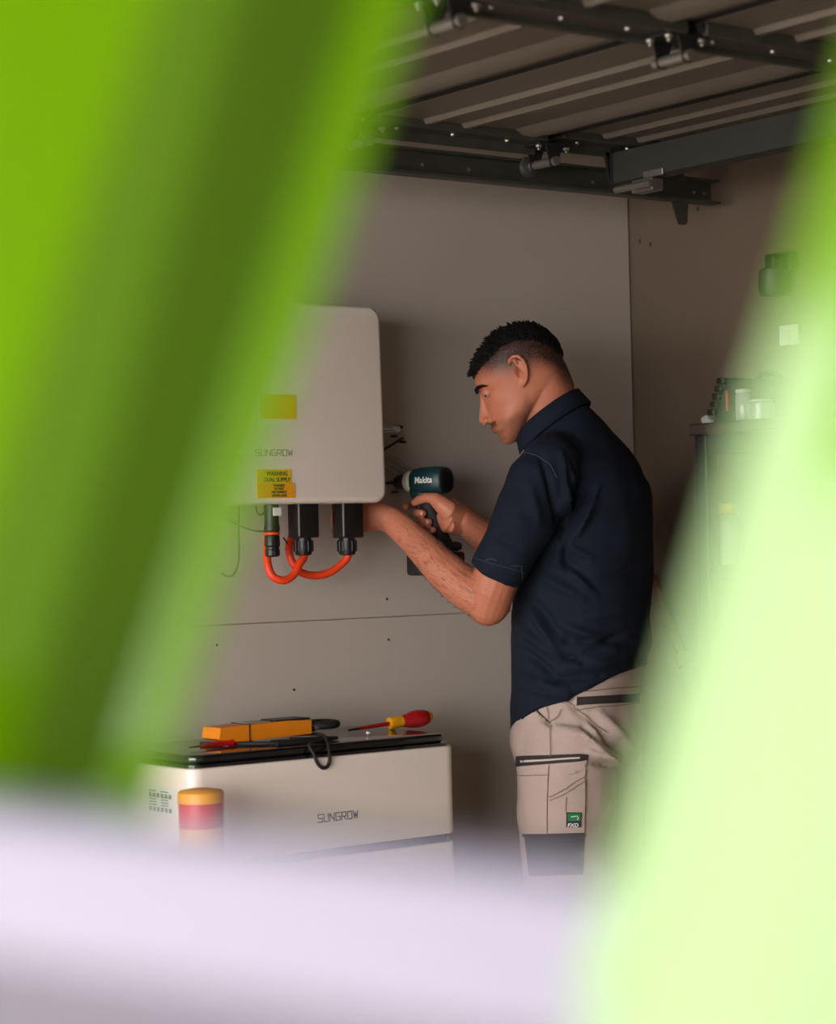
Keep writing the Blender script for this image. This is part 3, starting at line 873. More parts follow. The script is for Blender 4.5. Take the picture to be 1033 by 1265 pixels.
back = [(-372, 205), (-345, 150), (-300, 90), (-260, 35), (-220, -50), (-180, -160), (-140, -245), (-70, -283), (25, -296), (100, -288), (189, -255), (250, -200), (285, -125), (303, -50)]
wide = [(-372, 50), (-345, 88), (-310, 118), (-270, 148), (-230, 172), (-190, 186), (-140, 197), (-70, 208), (25, 222), (100, 226), (189, 208), (250, 165), (285, 100), (303, 30)]
fz, fv = zip(*front); bz, bv = zip(*back); wz, wv = zip(*wide)
def head_pt(u, th, grow=0.):
    f1, b1, w1 = interp(u, fz, fv), interp(u, bz, bv), interp(u, wz, wv)
    c, s = math.cos(th), math.sin(th)
    cx, a = (f1 + b1) / 2, (f1 - b1) / 2
    x = cx + (a + grow) * math.copysign(abs(c) ** .86, c)
    y = (w1 + grow) * math.copysign(abs(s) ** .86, s)
    if c > 0:                                        # the face is narrower than the skull
        y *= 1 - .20 * c * c
    # eye sockets, brow and cheek
    for sg in (-1, 1):
        d2 = ((x - 262) / 55) ** 2 + ((y - sg * 96) / 55) ** 2 + ((u + 12) / 30) ** 2
        x -= 26 * math.exp(-d2)
        d2 = ((x - 270) / 60) ** 2 + ((y - sg * 90) / 60) ** 2 + ((u - 36) / 17) ** 2
        x += 16 * math.exp(-d2)
        d2 = ((x - 215) / 70) ** 2 + ((y - sg * 140) / 50) ** 2 + ((u + 85) / 32) ** 2
        y += sg * 9 * math.exp(-d2)
        d2 = ((x - 250) / 50) ** 2 + ((y - sg * 130) / 50) ** 2 + ((u + 190) / 60) ** 2
        y -= sg * 10 * math.exp(-d2)
    return x, y, u
body = MB()
us = [-372, -362, -350, -337, -325, -312, -300, -288, -278, -268, -258, -250, -245, -238, -230, -222, -210, -198, -185, -170, -155, -140, -120, -100, -80, -60, -45, -30, -15, 0, 15, 28, 40, 55, 75, 100, 125, 150, 175, 200, 220, 240, 258, 272, 285, 295, 303]
NS = 72
body.loft([[hp(*head_pt(u, 2 * PI * k / NS)) for k in range(NS)] for u in us])
# nose
nose = [(8, 290, 18, 13), (-20, 296, 20, 15), (-55, 314, 27, 18), (-95, 337, 35, 24), (-128, 355, 40, 31), (-150, 367, 42, 38), (-166, 367, 38, 42), (-180, 354, 32, 42), (-192, 332, 26, 34), (-198, 318, 20, 24)]
rings = []
for u, f, rx, ry in nose:
    r = []
    for k in range(16):
        an = 2 * PI * k / 16
        r.append(hp(f - rx + (rx * math.cos(an) if math.cos(an) > 0 else 2.2 * rx * math.cos(an)), ry * math.sin(an), u))
    rings.append(r)
body.loft(rings)
for sg in (-1, 1):                                        # nostril wings
    body.ball(hp(318, sg * 40, -170), (24 * KZ, 16 * KZ, 19 * KZ), 12, Matrix((hx, hy, hz)).transposed())
# lips
body.tube([hp(270, -62, -243), hp(300, -34, -236), hp(311, 0, -233), hp(300, 34, -236), hp(270, 62, -243)], [4 * KZ, 9 * KZ, 10 * KZ, 9 * KZ, 4 * KZ], 8)
body.tube([hp(268, -58, -250), hp(297, -32, -258), hp(307, 0, -260), hp(297, 32, -258), hp(268, 58, -250)], [4 * KZ, 10 * KZ, 11 * KZ, 10 * KZ, 4 * KZ], 8)
# ears
for sg in (-1, 1):
    e = lambda f, y, u: hp(f, sg * (y), u)
    body.tube([e(34, 198, 40), e(40, 212, 75), e(26, 232, 105), e(-6, 246, 118), e(-38, 252, 104), e(-56, 252, 66), e(-54, 248, 20), e(-36, 240, -25), e(-10, 226, -58), e(12, 212, -72), e(24, 200, -62)], [9 * KZ, 10 * KZ, 11 * KZ, 11 * KZ, 12 * KZ, 12 * KZ, 11 * KZ, 12 * KZ, 14 * KZ, 14 * KZ, 9 * KZ], 10, dome=True)
    body.tube([e(-8, 228, 92), e(-26, 232, 60), e(-26, 230, 20), e(-8, 222, -22), e(8, 212, -48)], [14 * KZ, 20 * KZ, 20 * KZ, 18 * KZ, 14 * KZ], 10, dome=True, flat=[.6] * 5, hint=hx)
    body.tube([e(-4, 230, 60), e(-24, 240, 40), e(-28, 240, 10), e(-10, 232, -10)], 7 * KZ, 8, dome=True)
    body.tube([e(24, 205, 16), e(26, 214, 0), e(20, 212, -18)], 9 * KZ, 8, dome=True)
# neck and trunk
body.tube([hp(-110, 0, -40), hp(-105, 0, -150), at(676, 512, 3.79), at(690, 540, 3.80), at(704, 570, 3.81)], [.060, .061, .060, .064, .070], 28, hint=hx, flat=[.96] * 5)
bF = (-_r0 * .95 + _f0 * .31); bL = (-_r0 * .31 - _f0 * .95)
def tring(px, py, dep, a, b, n=28, pw=2.2, tilt=0.):
    c0 = at(px, py, dep)
    r = []
    for k in range(n):
        an = 2 * PI * k / n
        cs, sn = math.cos(an), math.sin(an)
        x = math.copysign(abs(cs) ** (2 / pw), cs); y = math.copysign(abs(sn) ** (2 / pw), sn)
        r.append(c0 + bF * (a * x) + bL * (b * y) + _u0 * (tilt * x))
    return r
body.loft([tring(704, 560, 3.81, .06, .09), tring(712, 590, 3.82, .09, .15), tring(720, 660, 3.82, .10, .15), tring(722, 760, 3.82, .10, .14), tring(718, 850, 3.82, .10, .15), tring(714, 900, 3.82, .09, .15)])
# left arm: shoulder, elbow, wrist, hand behind the terminal covers
body.tube([at(690, 578, 3.70), at(674, 590, 3.65), at(648, 645, 3.63), at(618, 700, 3.645), at(608, 730, 3.655), at(603, 747, 3.665)], [.055, .056, .052, .050, .0475, .044], 20, dome=True)
body.tube([at(606, 744, 3.664), at(590, 736, 3.672), at(570, 722, 3.69), at(545, 701, 3.71), at(520, 675, 3.74), at(500, 656, 3.765), at(484, 643, 3.785), at(468, 637, 3.795)], [.0435, .0445, .0435, .0390, .0340, .0305, .0290, .0290], 20, dome=True, flat=[1, 1, .98, .95, .92, .9, .86, .82])
body.ball(at(606, 757, 3.675), (.026, .024, .022), 14)
body.tube([at(470, 637, 3.793), at(452, 639, 3.788), at(436, 641, 3.778), at(424, 642, 3.768)], [.029, .031, .033, .030], 16, dome=True, flat=[.7, .62, .56, .5], hint=UP)
for i, (dy, ln, r) in enumerate(((-14, 44, .0085), (-4, 48, .009), (6, 46, .0088), (16, 38, .0078))):
    s0 = at(426, 642 + dy, 3.768)
    body.tube([s0, at(418, 641 + dy, 3.758), at(413, 640 + dy, 3.772), at(416, 640 + dy, 3.793), at(426, 641 + dy, 3.800)], [r * 1.1, r, r, r * .95, r * .85], 10, dome=True)
body.tube([at(448, 630, 3.78), at(436, 622, 3.765), at(424, 618, 3.757)], [.013, .011, .0095], 10, dome=True)
# right arm and hand around the grip
sh = at(744, 570, 3.98)
w1, w2 = at(572, 643, 3.825), at(602, 664, 3.862)
body.tube([sh, at(715, 640, 3.99), at(668, 700, 3.965), at(655, 702, 3.95), at(630, 684, 3.91), w2, at(586, 653, 3.842), w1], [.055, .052, .046, .046, .044, .040, .0355, .0340], 18, dome=True, flat=[1, 1, 1, 1, .98, .95, .9, .85])
# palm: from the wrist to behind and along the far side of the grip
g = lambda x, y, z: dp(x, y, z)
body.tube([w1, g(-.054, .002, -.076), g(-.040, -.008, -.068), g(-.026, -.021, -.066)], [.034, .036, .034, .028], 18, dome=True, hint=dU, flat=[.78, .66, .56, .46])
body.tube([w1 + dU * .008, g(-.056, .012, -.064), g(-.044, .015, -.052), g(-.032, .018, -.042)], [.024, .022, .019, .016], 14, dome=True)      # thumb base
body.tube([w1 - dU * .012, g(-.056, .008, -.094), g(-.046, .004, -.098)], [.020, .018, .014], 14, dome=True)      # heel of the hand
body.tube([g(-.040, .012, -.052), g(-.028, .021, -.038), g(-.010, .0268, -.036), g(.006, .0285, -.0405), g(.017, .0275, -.045)], [.0165, .0135, .0112, .0102, .0086], 14, dome=True)   # thumb
fg = [(-.040, .0, .0088, .022), (-.068, .0, .0092, .006), (-.087, .0, .0090, .000), (-.104, .0, .0082, -.004)]
nails = []
for i, (z, _, r, tipx) in enumerate(fg):
    gx = np.interp(-z, [.034, .048, .074, .100, .12], [.014, .006, -.006, -.018, -.026])
    grx = np.interp(-z, [.034, .048, .074, .100, .12], [.026, .021, .0195, .019, .022])
    xf = gx + grx + r * .9
    if i == 0:
        P = [g(gx - .020, -.027, z - .006), g(gx + .012, -.030, z - .004), g(xf + .012, -.020, z - .006), g(xf + .016, -.002, z - .010), g(xf + .010, .014, z - .014)]
    else:
        P = [g(gx - .022, -.026, z), g(gx + .004, -.0275, z), g(xf - .006, -.022, z), g(xf + .001, -.010, z), g(xf + .001, .006, z), g(xf - .005, .019, z), g(gx + .010, .0262, z - .001), g(gx + tipx - .004, .0265, z - .001)]
    rr = [r * 1.1] + [r * 1.04] * (len(P) - 2) + [r * .9]
    body.tube(P, rr, 12, dome=True)
    if i:
        nails.append((P[-1] + dL * r * .80 - dF * .002, r))
bme = fuse('body', body, .0022, 2, .45)
# soften the flanks of the nose
bq = bmesh.new(); bq.from_mesh(bme)
sel = []
for v in bq.verts:
    rel = v.co - HO
    if rel.length > .14: continue
    f1, y1, u1 = rel.dot(hx) / KZ, rel.dot(hy) / KZ, rel.dot(hz) / KZ
    if 245 < f1 < 348 and abs(y1) < 90 and -212 < u1 < 20 and not (f1 > 300 and u1 < -150):
        sel.append(v)
for _ in range(7):
    bmesh.ops.smooth_vert(bq, verts=sel, factor=.5, use_axis_x=True, use_axis_y=True, use_axis_z=True)
bq.to_mesh(bme); bq.free()
# hollow of the ears
for v in bme.vertices:
    rel = v.co - HO
    if rel.length > .12: continue
    f1, y1, u1 = rel.dot(hx) / KZ, rel.dot(hy) / KZ, rel.dot(hz) / KZ
    if abs(y1) > 196 and -80 < f1 < 70 and -100 < u1 < 140:
        k1 = 26 * math.exp(-((f1 + 2) / 17) ** 2 - ((u1 - 2) / 30) ** 2) + 15 * math.exp(-((f1 + 18) / 12) ** 2 - ((u1 - 66) / 26) ** 2)
        v.co -= hy * math.copysign(k1 * KZ, y1)
# pigment: stubble, clipped sides, lips
nv = len(bme.vertices)
co = np.empty(nv * 3); bme.vertices.foreach_get('co', co); co = co.reshape(-1, 3)
loc = (co - np.array(HO)) @ np.array([hx, hy, hz]).T / KZ
f_, y_, u_ = loc[:, 0], loc[:, 1], loc[:, 2]
pig = np.zeros((nv, 4)); pig[:, :3] = lin((150, 96, 74))
sm = lambda x, a, b: np.clip((x - a) / (b - a), 0, 1) ** 2 * (3 - 2 * np.clip((x - a) / (b - a), 0, 1))
rng = np.random.default_rng(3)
speck = .8 + .35 * rng.random(nv)
near_head = (np.abs(y_) < 262) & (u_ > -420) & (f_ > -330) & (f_ < 400) & (u_ < 330)
# beard shadow
jawl = np.interp(f_, [-60, 20, 80, 160, 240, 300], [-60, -110, -190, -205, -190, -190])
beard = sm(jawl - u_, -8, 34) * sm(f_, -10, 40) * near_head
lips = (np.abs(u_ + 247) < 22) & (f_ > 268) & (np.abs(y_) < 66) & near_head
mous = ((u_ < -196) & (u_ > -232) & (f_ > 244) & (np.abs(y_) < 100) & near_head)
# clipped sides
bord = np.interp(f_, [-330, -290, -230, -150, -40, 60, 150, 220, 285], [-300, -230, -110, -20, 20, 25, 60, 105, 110])
fade = sm(u_ - bord, -60, 110) * near_head
nape = sm(-f_, 140, 270) * sm(u_, -300, -120) * near_head
hairf = np.maximum(fade, nape * .9)
ear = (np.abs(y_) > 229) & (f_ > -75) & (f_ < 60) & (u_ > -95) & (u_ < 140)
hairf[ear] = 0
def blend(mask, rgb, amt):
    a = np.clip(mask * amt, 0, 1)
    pig[:, :3] = pig[:, :3] * (1 - a[:, None]) * (pig[:, 3:4] > 0) + np.array(lin(rgb)) * np.where(pig[:, 3:4] > 0, a[:, None], 1) if False else pig[:, :3]
    new = np.maximum(pig[:, 3], a)
    tot = pig[:, 3] + a + 1e-6
    pig[:, :3] = (pig[:, :3] * pig[:, 3:4] + np.array(lin(rgb)) * a[:, None]) / tot[:, None]
    pig[:, 3] = new
chinp = ((u_ < -268) & (u_ > -330) & (f_ > 250) & near_head)
blend(beard * speck, (96, 68, 52), .42)
blend(chinp * speck, (60, 42, 34), .5)
blend(mous * speck, (40, 27, 22), .9)
blend(lips.astype(float), (158, 76, 68), .85)
blend(hairf * speck, (26, 18, 14), .97)
arm = (co @ np.array(UP) < HO.dot(UP) - .12)
hairy = arm * (rng.random(nv) < .04)
blend(hairy.astype(float), (112, 72, 54), .35)
PX, PY, _d = CX + FPX * ((co - np.array(CAM)) @ np.array(RT)) / ((co - np.array(CAM)) @ np.array(FW)), CY - FPX * ((co - np.array(CAM)) @ np.array(UP)) / ((co - np.array(CAM)) @ np.array(FW)), 0
blend(np.exp(-((PX - 636) / 5) ** 2 - ((PY - 735) / 9) ** 2), (58, 48, 46), .7)          # tattoo edge below the sleeve
pig[pig[:, 3] < 1e-4, :3] = 0
at_ = bme.color_attributes.new('pigment', 'FLOAT_COLOR', 'POINT')
at_.data.foreach_set('color', pig.astype(np.float32).ravel())
bo = link('body', bme, 'skin', man, 60)
for sg in (-1, 1):
    MB().ball(hp(338, sg * 22, -184), (15 * KZ, 10 * KZ, 8 * KZ), 10, Matrix((hx, hy, hz)).transposed()).build('nostril', 'eyelid_skin', bo)
for p, r in nails:
    MB().ball(p, (.0042, .0014, .0052), 10, DM).build('fingernail', 'nail', bo)
# hair on the forearm
ah = MB()
ra_ = random.Random(5)
axis = [at(606, 744, 3.664), at(570, 722, 3.69), at(545, 701, 3.71), at(520, 675, 3.74), at(490, 648, 3.78)]
cand = [i for i in range(nv) if 490 < PX[i] < 590 and 630 < PY[i] < 770 and (co[i] - np.array(CAM)) @ np.array(FW) < 4.69]
dirw = (axis[-1] - axis[0]).normalized()
for i in ra_.sample(cand, min(520, len(cand))):
    p = Vector(co[i]); n_ = bme.vertices[i].normal
    d_ = (dirw + n_ * .35 + Vector((ra_.uniform(-.4, .4), ra_.uniform(-.4, .4), ra_.uniform(-.5, .3)))).normalized()
    ah.tube([p, p + d_ * .006, p + d_ * .011 - n_ * .0015], [.00028, .00024, .0001], 3)
tag(ah.build('arm_hair', 'leather', bo, 0), kind='stuff')
# eyes, lids, brows
for sg in (-1, 1):
    c_ = hp(232, sg * 94, -14)
    ey = MB().ball(c_, .0112, 20).build('eye', 'eye_white', bo)
    ax_ = (hx * .90 + hy * sg * .26 - hz * .34).normalized()
    MB().lathe([(.0082, .0070), (.0100, .0056), (.0111, .0030), (.0114, .0005)], c_, ax_, 16).build('iris', 'eye_iris', ey)
    for up, aa in ((1, (-.20, 1.5)), (-1, (-.56, -1.5))):
        rings = []
        for i in range(7):
            la = aa[0] + (aa[1] - aa[0]) * i / 6
            rings.append([c_ + (hx * math.cos(la) * math.cos(lo) + hy * math.cos(la) * math.sin(lo) + hz * math.sin(la)) * .0126 for lo in np.linspace(-2.3, 2.3, 14)])
        m = MB()
        for r in rings: m.v += r
        for i in range(6):
            for k in range(13):
                m.f.append((i * 14 + k, i * 14 + k + 1, (i + 1) * 14 + k + 1, (i + 1) * 14 + k))
        m.build('eyelid', 'eyelid_skin', ey)
    MB().tube([hp(302, sg * 30, 16), hp(298, sg * 62, 30), hp(280, sg * 98, 40), hp(250, sg * 132, 38), hp(222, sg * 154, 24)], [9 * KZ, 14 * KZ, 13 * KZ, 9 * KZ, 4 * KZ], 10, dome=True, flat=[.7] * 5, hint=hz).build('eyebrow', 'hair_dark', bo)
# hair: a cap over the skull with short tufts
hm_ = MB()
bordh = lambda f: interp(f, [-330, -295, -240, -150, -40, 60, 200, 285], [-60, -30, 70, 150, 196, 190, 140, 92])
ths = [2 * PI * k / 96 for k in range(96)]
ul = list(range(-50, 300, 14)) + [300]
grid = {}
hv = []
for i, u in enumerate(ul):
    for k, th in enumerate(ths):
        x, y, _ = head_pt(min(u, 303), th)
        cen = Vector((-10, 0, 40))
        n_ = (Vector((x, y, u)) - cen).normalized()
        lift = 6 + 18 * sm(np.array(u - bordh(x)), 0, 130) + 10 * sm(np.array(x), 40, 240) * sm(np.array(u), 60, 160)
        q_ = Vector((x, y, u)) + n_ * float(lift)
        q_ += n_ * 5 * noise.noise(Vector((x, y, u)) * .03)
        hv.append(hp(*q_)); grid[(i, k)] = (x, y, u)
hm_.v = hv
nk = len(ths)
for i in range(len(ul) - 1):
    for k in range(nk):
        x, y, u = grid[(i, k)]
        if u > bordh(x):
            hm_.f.append((i * nk + k, i * nk + (k + 1) % nk, (i + 1) * nk + (k + 1) % nk, (i + 1) * nk + k))
tipf = tuple((len(ul) - 1) * nk + k for k in range(nk))
hm_.f.append(tipf)
rr_ = random.Random(8)
for t in range(900):
    u = rr_.uniform(60, 300); th = rr_.uniform(0, 2 * PI)
    x, y, _ = head_pt(u, th)
    if u < bordh(x) + 12: continue
    n_ = (Vector((x, y, u)) - Vector((-10, 0, 40))).normalized()
    base = Vector((x, y, u)) + n_ * 12
    topness = float(sm(np.array(u), 150, 270)); fr = float(sm(np.array(x), 60, 230))
    ln = 14 + 22 * max(topness * .8, fr) * rr_.uniform(.5, 1.3)
    d_ = (n_ + Vector((.55 * fr + .25, rr_.uniform(-.25, .25), rr_.uniform(-.2, .2)))).normalized()
    hm_.tube([hp(*base), hp(*(base + d_ * ln * .6)), hp(*(base + d_ * ln + Vector((4, 0, -2))))], [7 * KZ, 5 * KZ, .8 * KZ], 5)
hair = hm_.build('hair', 'hair_dark', bo, 60)

# ---- clothes: solid shells fused, then pulled into folds
def project(P):
    rel = P - np.array(CAM)
    d = rel @ np.array(FW)
    return CX + FPX * (rel @ np.array(RT)) / d, CY - FPX * (rel @ np.array(UP)) / d, d

def folds(me, lines, seed=0, amp=.0016, fs=16.):
    n = len(me.vertices)
    P = np.empty(n * 3); me.vertices.foreach_get('co', P); P = P.reshape(-1, 3)
    N = np.empty(n * 3); me.vertex_normals.foreach_get('vector', N); N = N.reshape(-1, 3)
    X, Y, D = project(P)
    face = np.clip(-(N @ np.array(FW)) * 2 + .3, 0, 1)
    h = np.zeros(n)
    for (x0, y0, x1, y1, wd, am) in lines:
        dx, dy = x1 - x0, y1 - y0
        L2 = dx * dx + dy * dy
        t = ((X - x0) * dx + (Y - y0) * dy) / L2
        tc = np.clip(t, 0, 1)
        dist = np.hypot(X - x0 - tc * dx, Y - y0 - tc * dy)
        h += 2.8 * am * np.exp(-(dist / (wd * .8)) ** 2) * (.35 + .65 * np.sin(np.clip(tc, .05, .95) * PI)) * face
    for i in range(n):
        p = Vector(P[i])
        h[i] += amp * noise.fractal(p * fs, .9, 2.1, 2)
    P += N * h[:, None]
    me.vertices.foreach_set('co', P.ravel())
    me.update()

sh_ = MB()
def hemring(off, a, b, n=48):
    # the shirt tail: low at the front, higher at the back
    r = []
    for k in range(n):
        an = 2 * PI * k / n
        cs, sn = math.cos(an), math.sin(an)
        c0 = at(716, 850, 3.82)
        r.append(c0 + bF * (a * cs) + bL * (b * sn) + _u0 * (-.036 * cs + off - .055 * max(0., (cs - .3) / .7) ** 1.5 + .030 * max(0., -cs)))
    return r
N_ = 48
sh_.loft([tring(688, 528, 3.80, .066, .074, N_, 2, -.046), tring(694, 538, 3.80, .078, .092, N_, 2, -.040), tring(706, 552, 3.81, .096, .130, N_, 2, -.020), tring(716, 575, 3.81, .118, .165, N_, 2.1, -.004), tring(722, 600, 3.82, .133, .180, N_, 2.2), tring(723, 650, 3.82, .140, .186, N_, 2.2),
          tring(720, 710, 3.82, .143, .186, N_, 2.2), tring(718, 760, 3.82, .144, .184, N_, 2.2), tring(718, 800, 3.82, .144, .185, N_, 2.2), hemring(.0, .142, .186), hemring(-.018, .141, .186)])
sh_.tube([at(679, 574, 3.655), at(712, 566, 3.81), at(738, 582, 3.95)], [.062, .070, .052], 24, dome=True)
sh_.tube([at(684, 577, 3.67), at(668, 596, 3.645), at(648, 640, 3.63), at(628, 680, 3.635), at(612, 710, 3.645)], [.068, .070, .066, .060, .0555], 24, flat=[1, 1, 1, 1, 1])
sh_.tube([at(736, 596, 3.95), at(722, 620, 3.985), at(690, 675, 3.985), at(660, 700, 3.975)], [.060, .064, .062, .058], 24)
sme = fuse('shirt', sh_, .0046, 5, .5)
folds(sme, [
    (668, 562, 690, 640, 5, -.0045), (690, 640, 700, 700, 7, -.006), (700, 570, 712, 612, 4, .003), (705, 590, 690, 640, 5, .004), (716, 600, 694, 652, 4, -.004), (738, 620, 705, 668, 6, .004), (728, 612, 700, 655, 4, -.003),
    (690, 668, 730, 690, 6, .004), (684, 684, 726, 712, 7, -.004), (670, 712, 720, 740, 8, .005), (650, 735, 700, 790, 9, -.005), (638, 770, 690, 815, 7, .005), (640, 800, 690, 838, 6, -.005),
    (690, 770, 760, 800, 8, .005), (700, 790, 780, 795, 6, -.005), (720, 760, 790, 752, 9, .004), (700, 822, 770, 815, 8, .005), (670, 842, 740, 834, 6, -.004), (735, 720, 800, 705, 10, -.003), (652, 850, 700, 860, 6, .004),
    (694, 560, 700, 640, 4, .004), (700, 640, 690, 690, 4, .004), (706, 612, 688, 655, 3, .004), (740, 600, 716, 660, 4, .004), (652, 745, 690, 808, 6, .005), (690, 808, 735, 822, 5, -.005), (705, 705, 735, 735, 6, .004), (640, 832, 700, 852, 5, .004), (630, 640, 660, 650, 8, .003), (610, 660, 640, 676, 7, -.003), (655, 600, 668, 650, 8, .003), (725, 805, 780, 778, 5, -.004)], amp=.0055, fs=11)
so = link('shirt', sme, 'shirt_navy', man, 60)
# nearest surface of a mesh towards the camera, for seams and patches lying on cloth
from mathutils.bvhtree import BVHTree
def bvh_of(o):
    me = o.data
    return BVHTree.FromPolygons([v.co.copy() for v in me.vertices], [tuple(p.vertices) for p in me.polygons])
def cast(bv, px, py, lift=.0012):
    d = (FW + RT * ((px - CX) / FPX) - UP * ((py - CY) / FPX)).normalized()
    hit, nrm, _, _ = bv.ray_cast(CAM, d)
    if hit is None: return None
    return hit + (nrm * lift if nrm.dot(d) < 0 else -nrm * lift)
def seam(name, bv, pts, r, m, parent, n=6, lift=.0006):
    out = []
    for i in range(len(pts) - 1):
        for j in range(n):
            t = j / n
            p = cast(bv, pts[i][0] + (pts[i + 1][0] - pts[i][0]) * t, pts[i][1] + (pts[i + 1][1] - pts[i][1]) * t, lift)
            if p is not None: out.append(p)
    p = cast(bv, *pts[-1], lift)
    if p is not None: out.append(p)
    if len(out) > 1:
        return MB().tube(out, r, 5).build(name, m, parent, 60)
bs = bvh_of(so)
seam('stitching', bs, [(636, 562), (650, 559), (664, 563), (680, 574), (688, 590)], .0007, 'shirt_thread', so)
seam('stitching', bs, [(586, 689), (606, 696), (630, 702), (648, 708)], .0005, 'shirt_thread', so)
seam('stitching', bs, [(631, 699), (644, 699), (646, 715)], .0007, 'shirt_thread', so)
seam('stitching', bs, [(600, 692), (608, 690), (614, 693)], .0007, 'shirt_thread', so)
seam('stitching', bs, [(708, 565), (714, 585), (712, 612), (700, 640)], .0006, 'shirt_navy', so)
# collar
cr = []
cn = [(-.2, 0)]
def ring_at(c0, a, b, tilt_f, n=40, gap=True):
    out = []
    for k in range(n):
        an = math.radians(20 + 320 * k / (n - 1))
        cs, sn = math.cos(an), math.sin(an)
        out.append(c0 + bF * (a * cs) + bL * (b * sn) - _u0 * (tilt_f * cs))
    return out
c_in = at(683, 524, 3.795); c_mid = at(678, 511, 3.79); c_out = at(686, 530, 3.80)
rg = [ring_at(c_in + _u0 * -.02, .060, .066, .040), ring_at(c_mid, .0625, .068, .046), ring_at(c_mid + _u0 * .003, .066, .0715, .047), ring_at(c_mid + _u0 * -.004, .0705, .077, .048), ring_at(c_out + _u0 * .002, .0765, .086, .054), ring_at(c_out - _u0 * .003, .0745, .084, .054)]
m = MB()
for r in rg: m.v += r
nn = len(rg[0])
for i in range(len(rg) - 1):
    for k in range(nn - 1):
        m.f.append((i * nn + k, i * nn + k + 1, (i + 1) * nn + k + 1, (i + 1) * nn + k))
m.build('collar', 'shirt_navy', so, 60)

# trousers
tr_ = MB()
tr_.loft([tring(722, 806, 3.82, .118, .165, N_, 2.2, .0), tring(720, 840, 3.82, .126, .172, N_, 2.2), tring(716, 880, 3.82, .134, .180, N_, 2.2), tring(714, 915, 3.82, .136, .184, N_, 2.2), tring(712, 940, 3.82, .122, .170, N_, 2.2)])
kn = at(704, 1130, 3.74); an_ = Vector((at(716, 1100, 3.74).x, at(716, 1100, 3.74).y, .10))
tr_.tube([at(708, 900, 3.735), at(702, 950, 3.725), at(699, 1000, 3.725), at(698, 1045, 3.73), kn, (kn + an_) / 2, an_], [.106, .108, .102, .094, .084, .078, .074], 30, hint=bF)
kn2 = at(738, 1125, 3.92); an2 = Vector((at(752, 1100, 3.94).x, at(752, 1100, 3.94).y, .10))
tr_.tube([at(732, 900, 3.90), at(733, 950, 3.91), at(736, 1000, 3.91), at(738, 1045, 3.92), kn2, (kn2 + an2) / 2, an2], [.106, .106, .100, .094, .084, .078, .074], 30, hint=bF)
tme = fuse('trousers', tr_, .0048, 5, .5)
folds(tme, [(700, 862, 762, 925, 6, -.006), (712, 870, 756, 932, 6, .005), (722, 900, 766, 930, 5, -.005), (728, 928, 768, 946, 5, .006), (720, 905, 760, 945, 4, .004), (726, 940, 770, 948, 5, -.006), (740, 880, 780, 925, 8, .005),
            (685, 900, 740, 915, 8, .003), (676, 985, 726, 962, 6, .0015), (680, 975, 715, 960, 6, -.001), (690, 960, 730, 946, 5, .003), (664, 880, 684, 900, 4, -.003)], amp=.0045, fs=11)
to = link('trousers', tme, 'trouser_stone', man, 60)
bt2 = bvh_of(to)
def patch(name, bv, quad, m, parent, nu=8, nv_=4, lift=.0015):
    # a cloth piece lying on the trousers inside four corners
    grid = []
    for j in range(nv_ + 1):
        row = []
        for i in range(nu + 1):
            s, t = i / nu, j / nv_
            x = (quad[0][0] * (1 - s) + quad[1][0] * s) * (1 - t) + (quad[3][0] * (1 - s) + quad[2][0] * s) * t
            y = (quad[0][1] * (1 - s) + quad[1][1] * s) * (1 - t) + (quad[3][1] * (1 - s) + quad[2][1] * s) * t
            row.append(cast(bv, x, y, lift))
        grid.append(row)
    mm = MB()
    n1 = nu + 1
    for row in grid: mm.v += row
    back = [p + FW * (lift + .001) for p in mm.v]
    nf = len(mm.v)
    mm.v += back
    for j in range(nv_):
        for i in range(nu):
            q = (j * n1 + i, j * n1 + i + 1, (j + 1) * n1 + i + 1, (j + 1) * n1 + i)
            mm.f.append(q); mm.f.append(tuple(x + nf for x in q[::-1]))
    rim = [i for i in range(n1)] + [j * n1 + nu for j in range(1, nv_ + 1)] + [nv_ * n1 + i for i in range(nu - 1, -1, -1)] + [j * n1 for j in range(nv_ - 1, 0, -1)]
    for a, b in zip(rim, rim[1:] + rim[:1]):
        mm.f.append((a, b, b + nf, a + nf))
    return mm.build(name, m, parent, 50)
def try_patch(*a, **k):
    try:
        return patch(*a, **k)
    except TypeError:
        print('patch missed', a[0])
        return None
pk_ = try_patch('cargo_pocket', bt2, [(641, 946), (724, 938), (721, 1031), (650, 1031)], 'trouser_stone', to, 10, 10, .0035)
try_patch('zip_band', bt2, [(713, 861), (789, 857), (789, 867), (713, 871)], 'trouser_dark', to, 8, 2, .0025)
if pk_:
    try_patch('pocket_trim', bt2, [(640, 935), (726, 931), (726, 940), (640, 947)], 'trouser_dark', to, 10, 2, .005)
    try_patch('pocket_lining', bt2, [(646, 940), (716, 935), (716, 937), (646, 942.5)], 'trouser_lining', to, 10, 1, .0058)
    try_patch('knee_patch', bt2, [(649, 1031), (722, 1029), (720, 1080), (655, 1082)], 'trouser_dark', to, 8, 4, .003)
    try_patch('hem_band', bt2, [(648, 1030), (722, 1028), (722, 1031), (648, 1033.5)], 'trouser_dark', to, 8, 1, .0048)
pt_ = try_patch('badge', bt2, [(700, 1003), (717.5, 1003), (717, 1021), (699.5, 1021)], 'trouser_dark', to, 2, 2, .006)
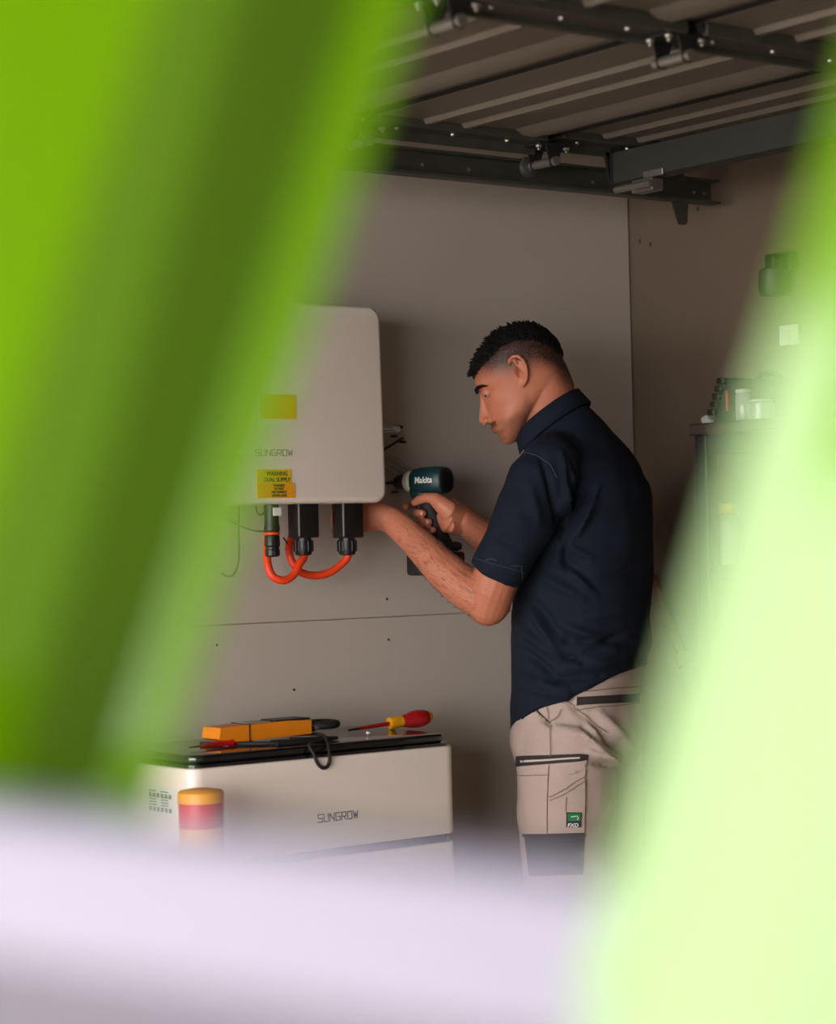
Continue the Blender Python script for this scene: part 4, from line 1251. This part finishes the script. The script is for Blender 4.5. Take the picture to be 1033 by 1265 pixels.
if pt_:
    gp = try_patch('badge_field', bt2, [(701.2, 1004.2), (716.3, 1004.2), (716.1, 1013), (701, 1013)], 'patch_green', pt_, 2, 2, .0072)
    b0, b1, b2 = cast(bt2, 700.8, 1020, .0078), cast(bt2, 716.6, 1020, .0078), cast(bt2, 700.8, 1010, .0078)
    ex_ = (b1 - b0); ey_ = (b2 - b0)
    link('badge_lettering', text_mesh('FXD', .0105, b0 + FW * -.0012, ex_, ey_,   .0004, bold=.00015, shear=.12, squeeze=ex_.length / .0250), 'print_white', pt_, 0)
    a0, a1, a2, a3 = (cast(bt2, x, y, .0082) for x, y in ((705, 1008), (712, 1007), (714, 1009), (712.5, 1011.5)))
    MB().tube([a0, a1, a2, a3], .0009, 6).build('badge_swoosh', 'print_white', pt_)
for pts in ([(676, 868), (681, 895), (681, 935)], [(679, 946), (677, 1000), (677, 1030)], [(722, 946), (722, 985), (721, 1030)], [(664, 878), (672, 888), (680, 893), (690, 885), (694, 876)],
            [(640, 958), (680, 957)], [(680, 988), (700, 978), (722, 964)], [(680, 984), (700, 974), (722, 960)], [(700, 984), (699, 1003)], [(712, 855), (750, 851), (790, 848)], [(712, 876), (760, 872), (788, 868)], [(690, 862), (720, 880), (750, 905)]):
    seam('seam', bt2, pts, .0008, 'trouser_seam', to, 10, .0052)
MB().tube([p for p in (cast(bt2, *q_, .001) for q_ in ((663, 876), (668, 882), (674, 888), (680, 893))) if p is not None], .0016, 6).build('pocket_opening', 'trouser_dark', to)
# boots
for an0, nm in ((an_, 0), (an2, 1)):
    base = Vector((an0.x, an0.y, 0))
    bm_ = MB()
    rings = []
    for x, zc_, ry, rz in ((-.085, .045, .025, .040), (-.075, .048, .038, .046), (-.03, .052, .043, .050), (.04, .045, .046, .043), (.11, .036, .050, .034), (.16, .032, .044, .030), (.185, .030, .022, .022)):
        rings.append([base + bF * x + bL * (ry * math.cos(2 * PI * k / 18)) + _u0 * max(.012, zc_ + rz * math.sin(2 * PI * k / 18)) for k in range(18)])
    bm_.loft(rings)
    bm_.tube([base + bF * -.03 + _u0 * .05, base + bF * -.02 + _u0 * .16], [.048, .052], 18)
    bt3 = bm_.build('boot', 'leather', man, 40)
    MB().prism([(-.09, -.035), (-.04, -.046), (.1, -.054), (.17, -.042), (.19, 0), (.17, .042), (.1, .054), (-.04, .046), (-.09, .035)], base + _u0 * .0005, bF, bL, _u0 * .018).build('sole', 'black_rubber', bt3)
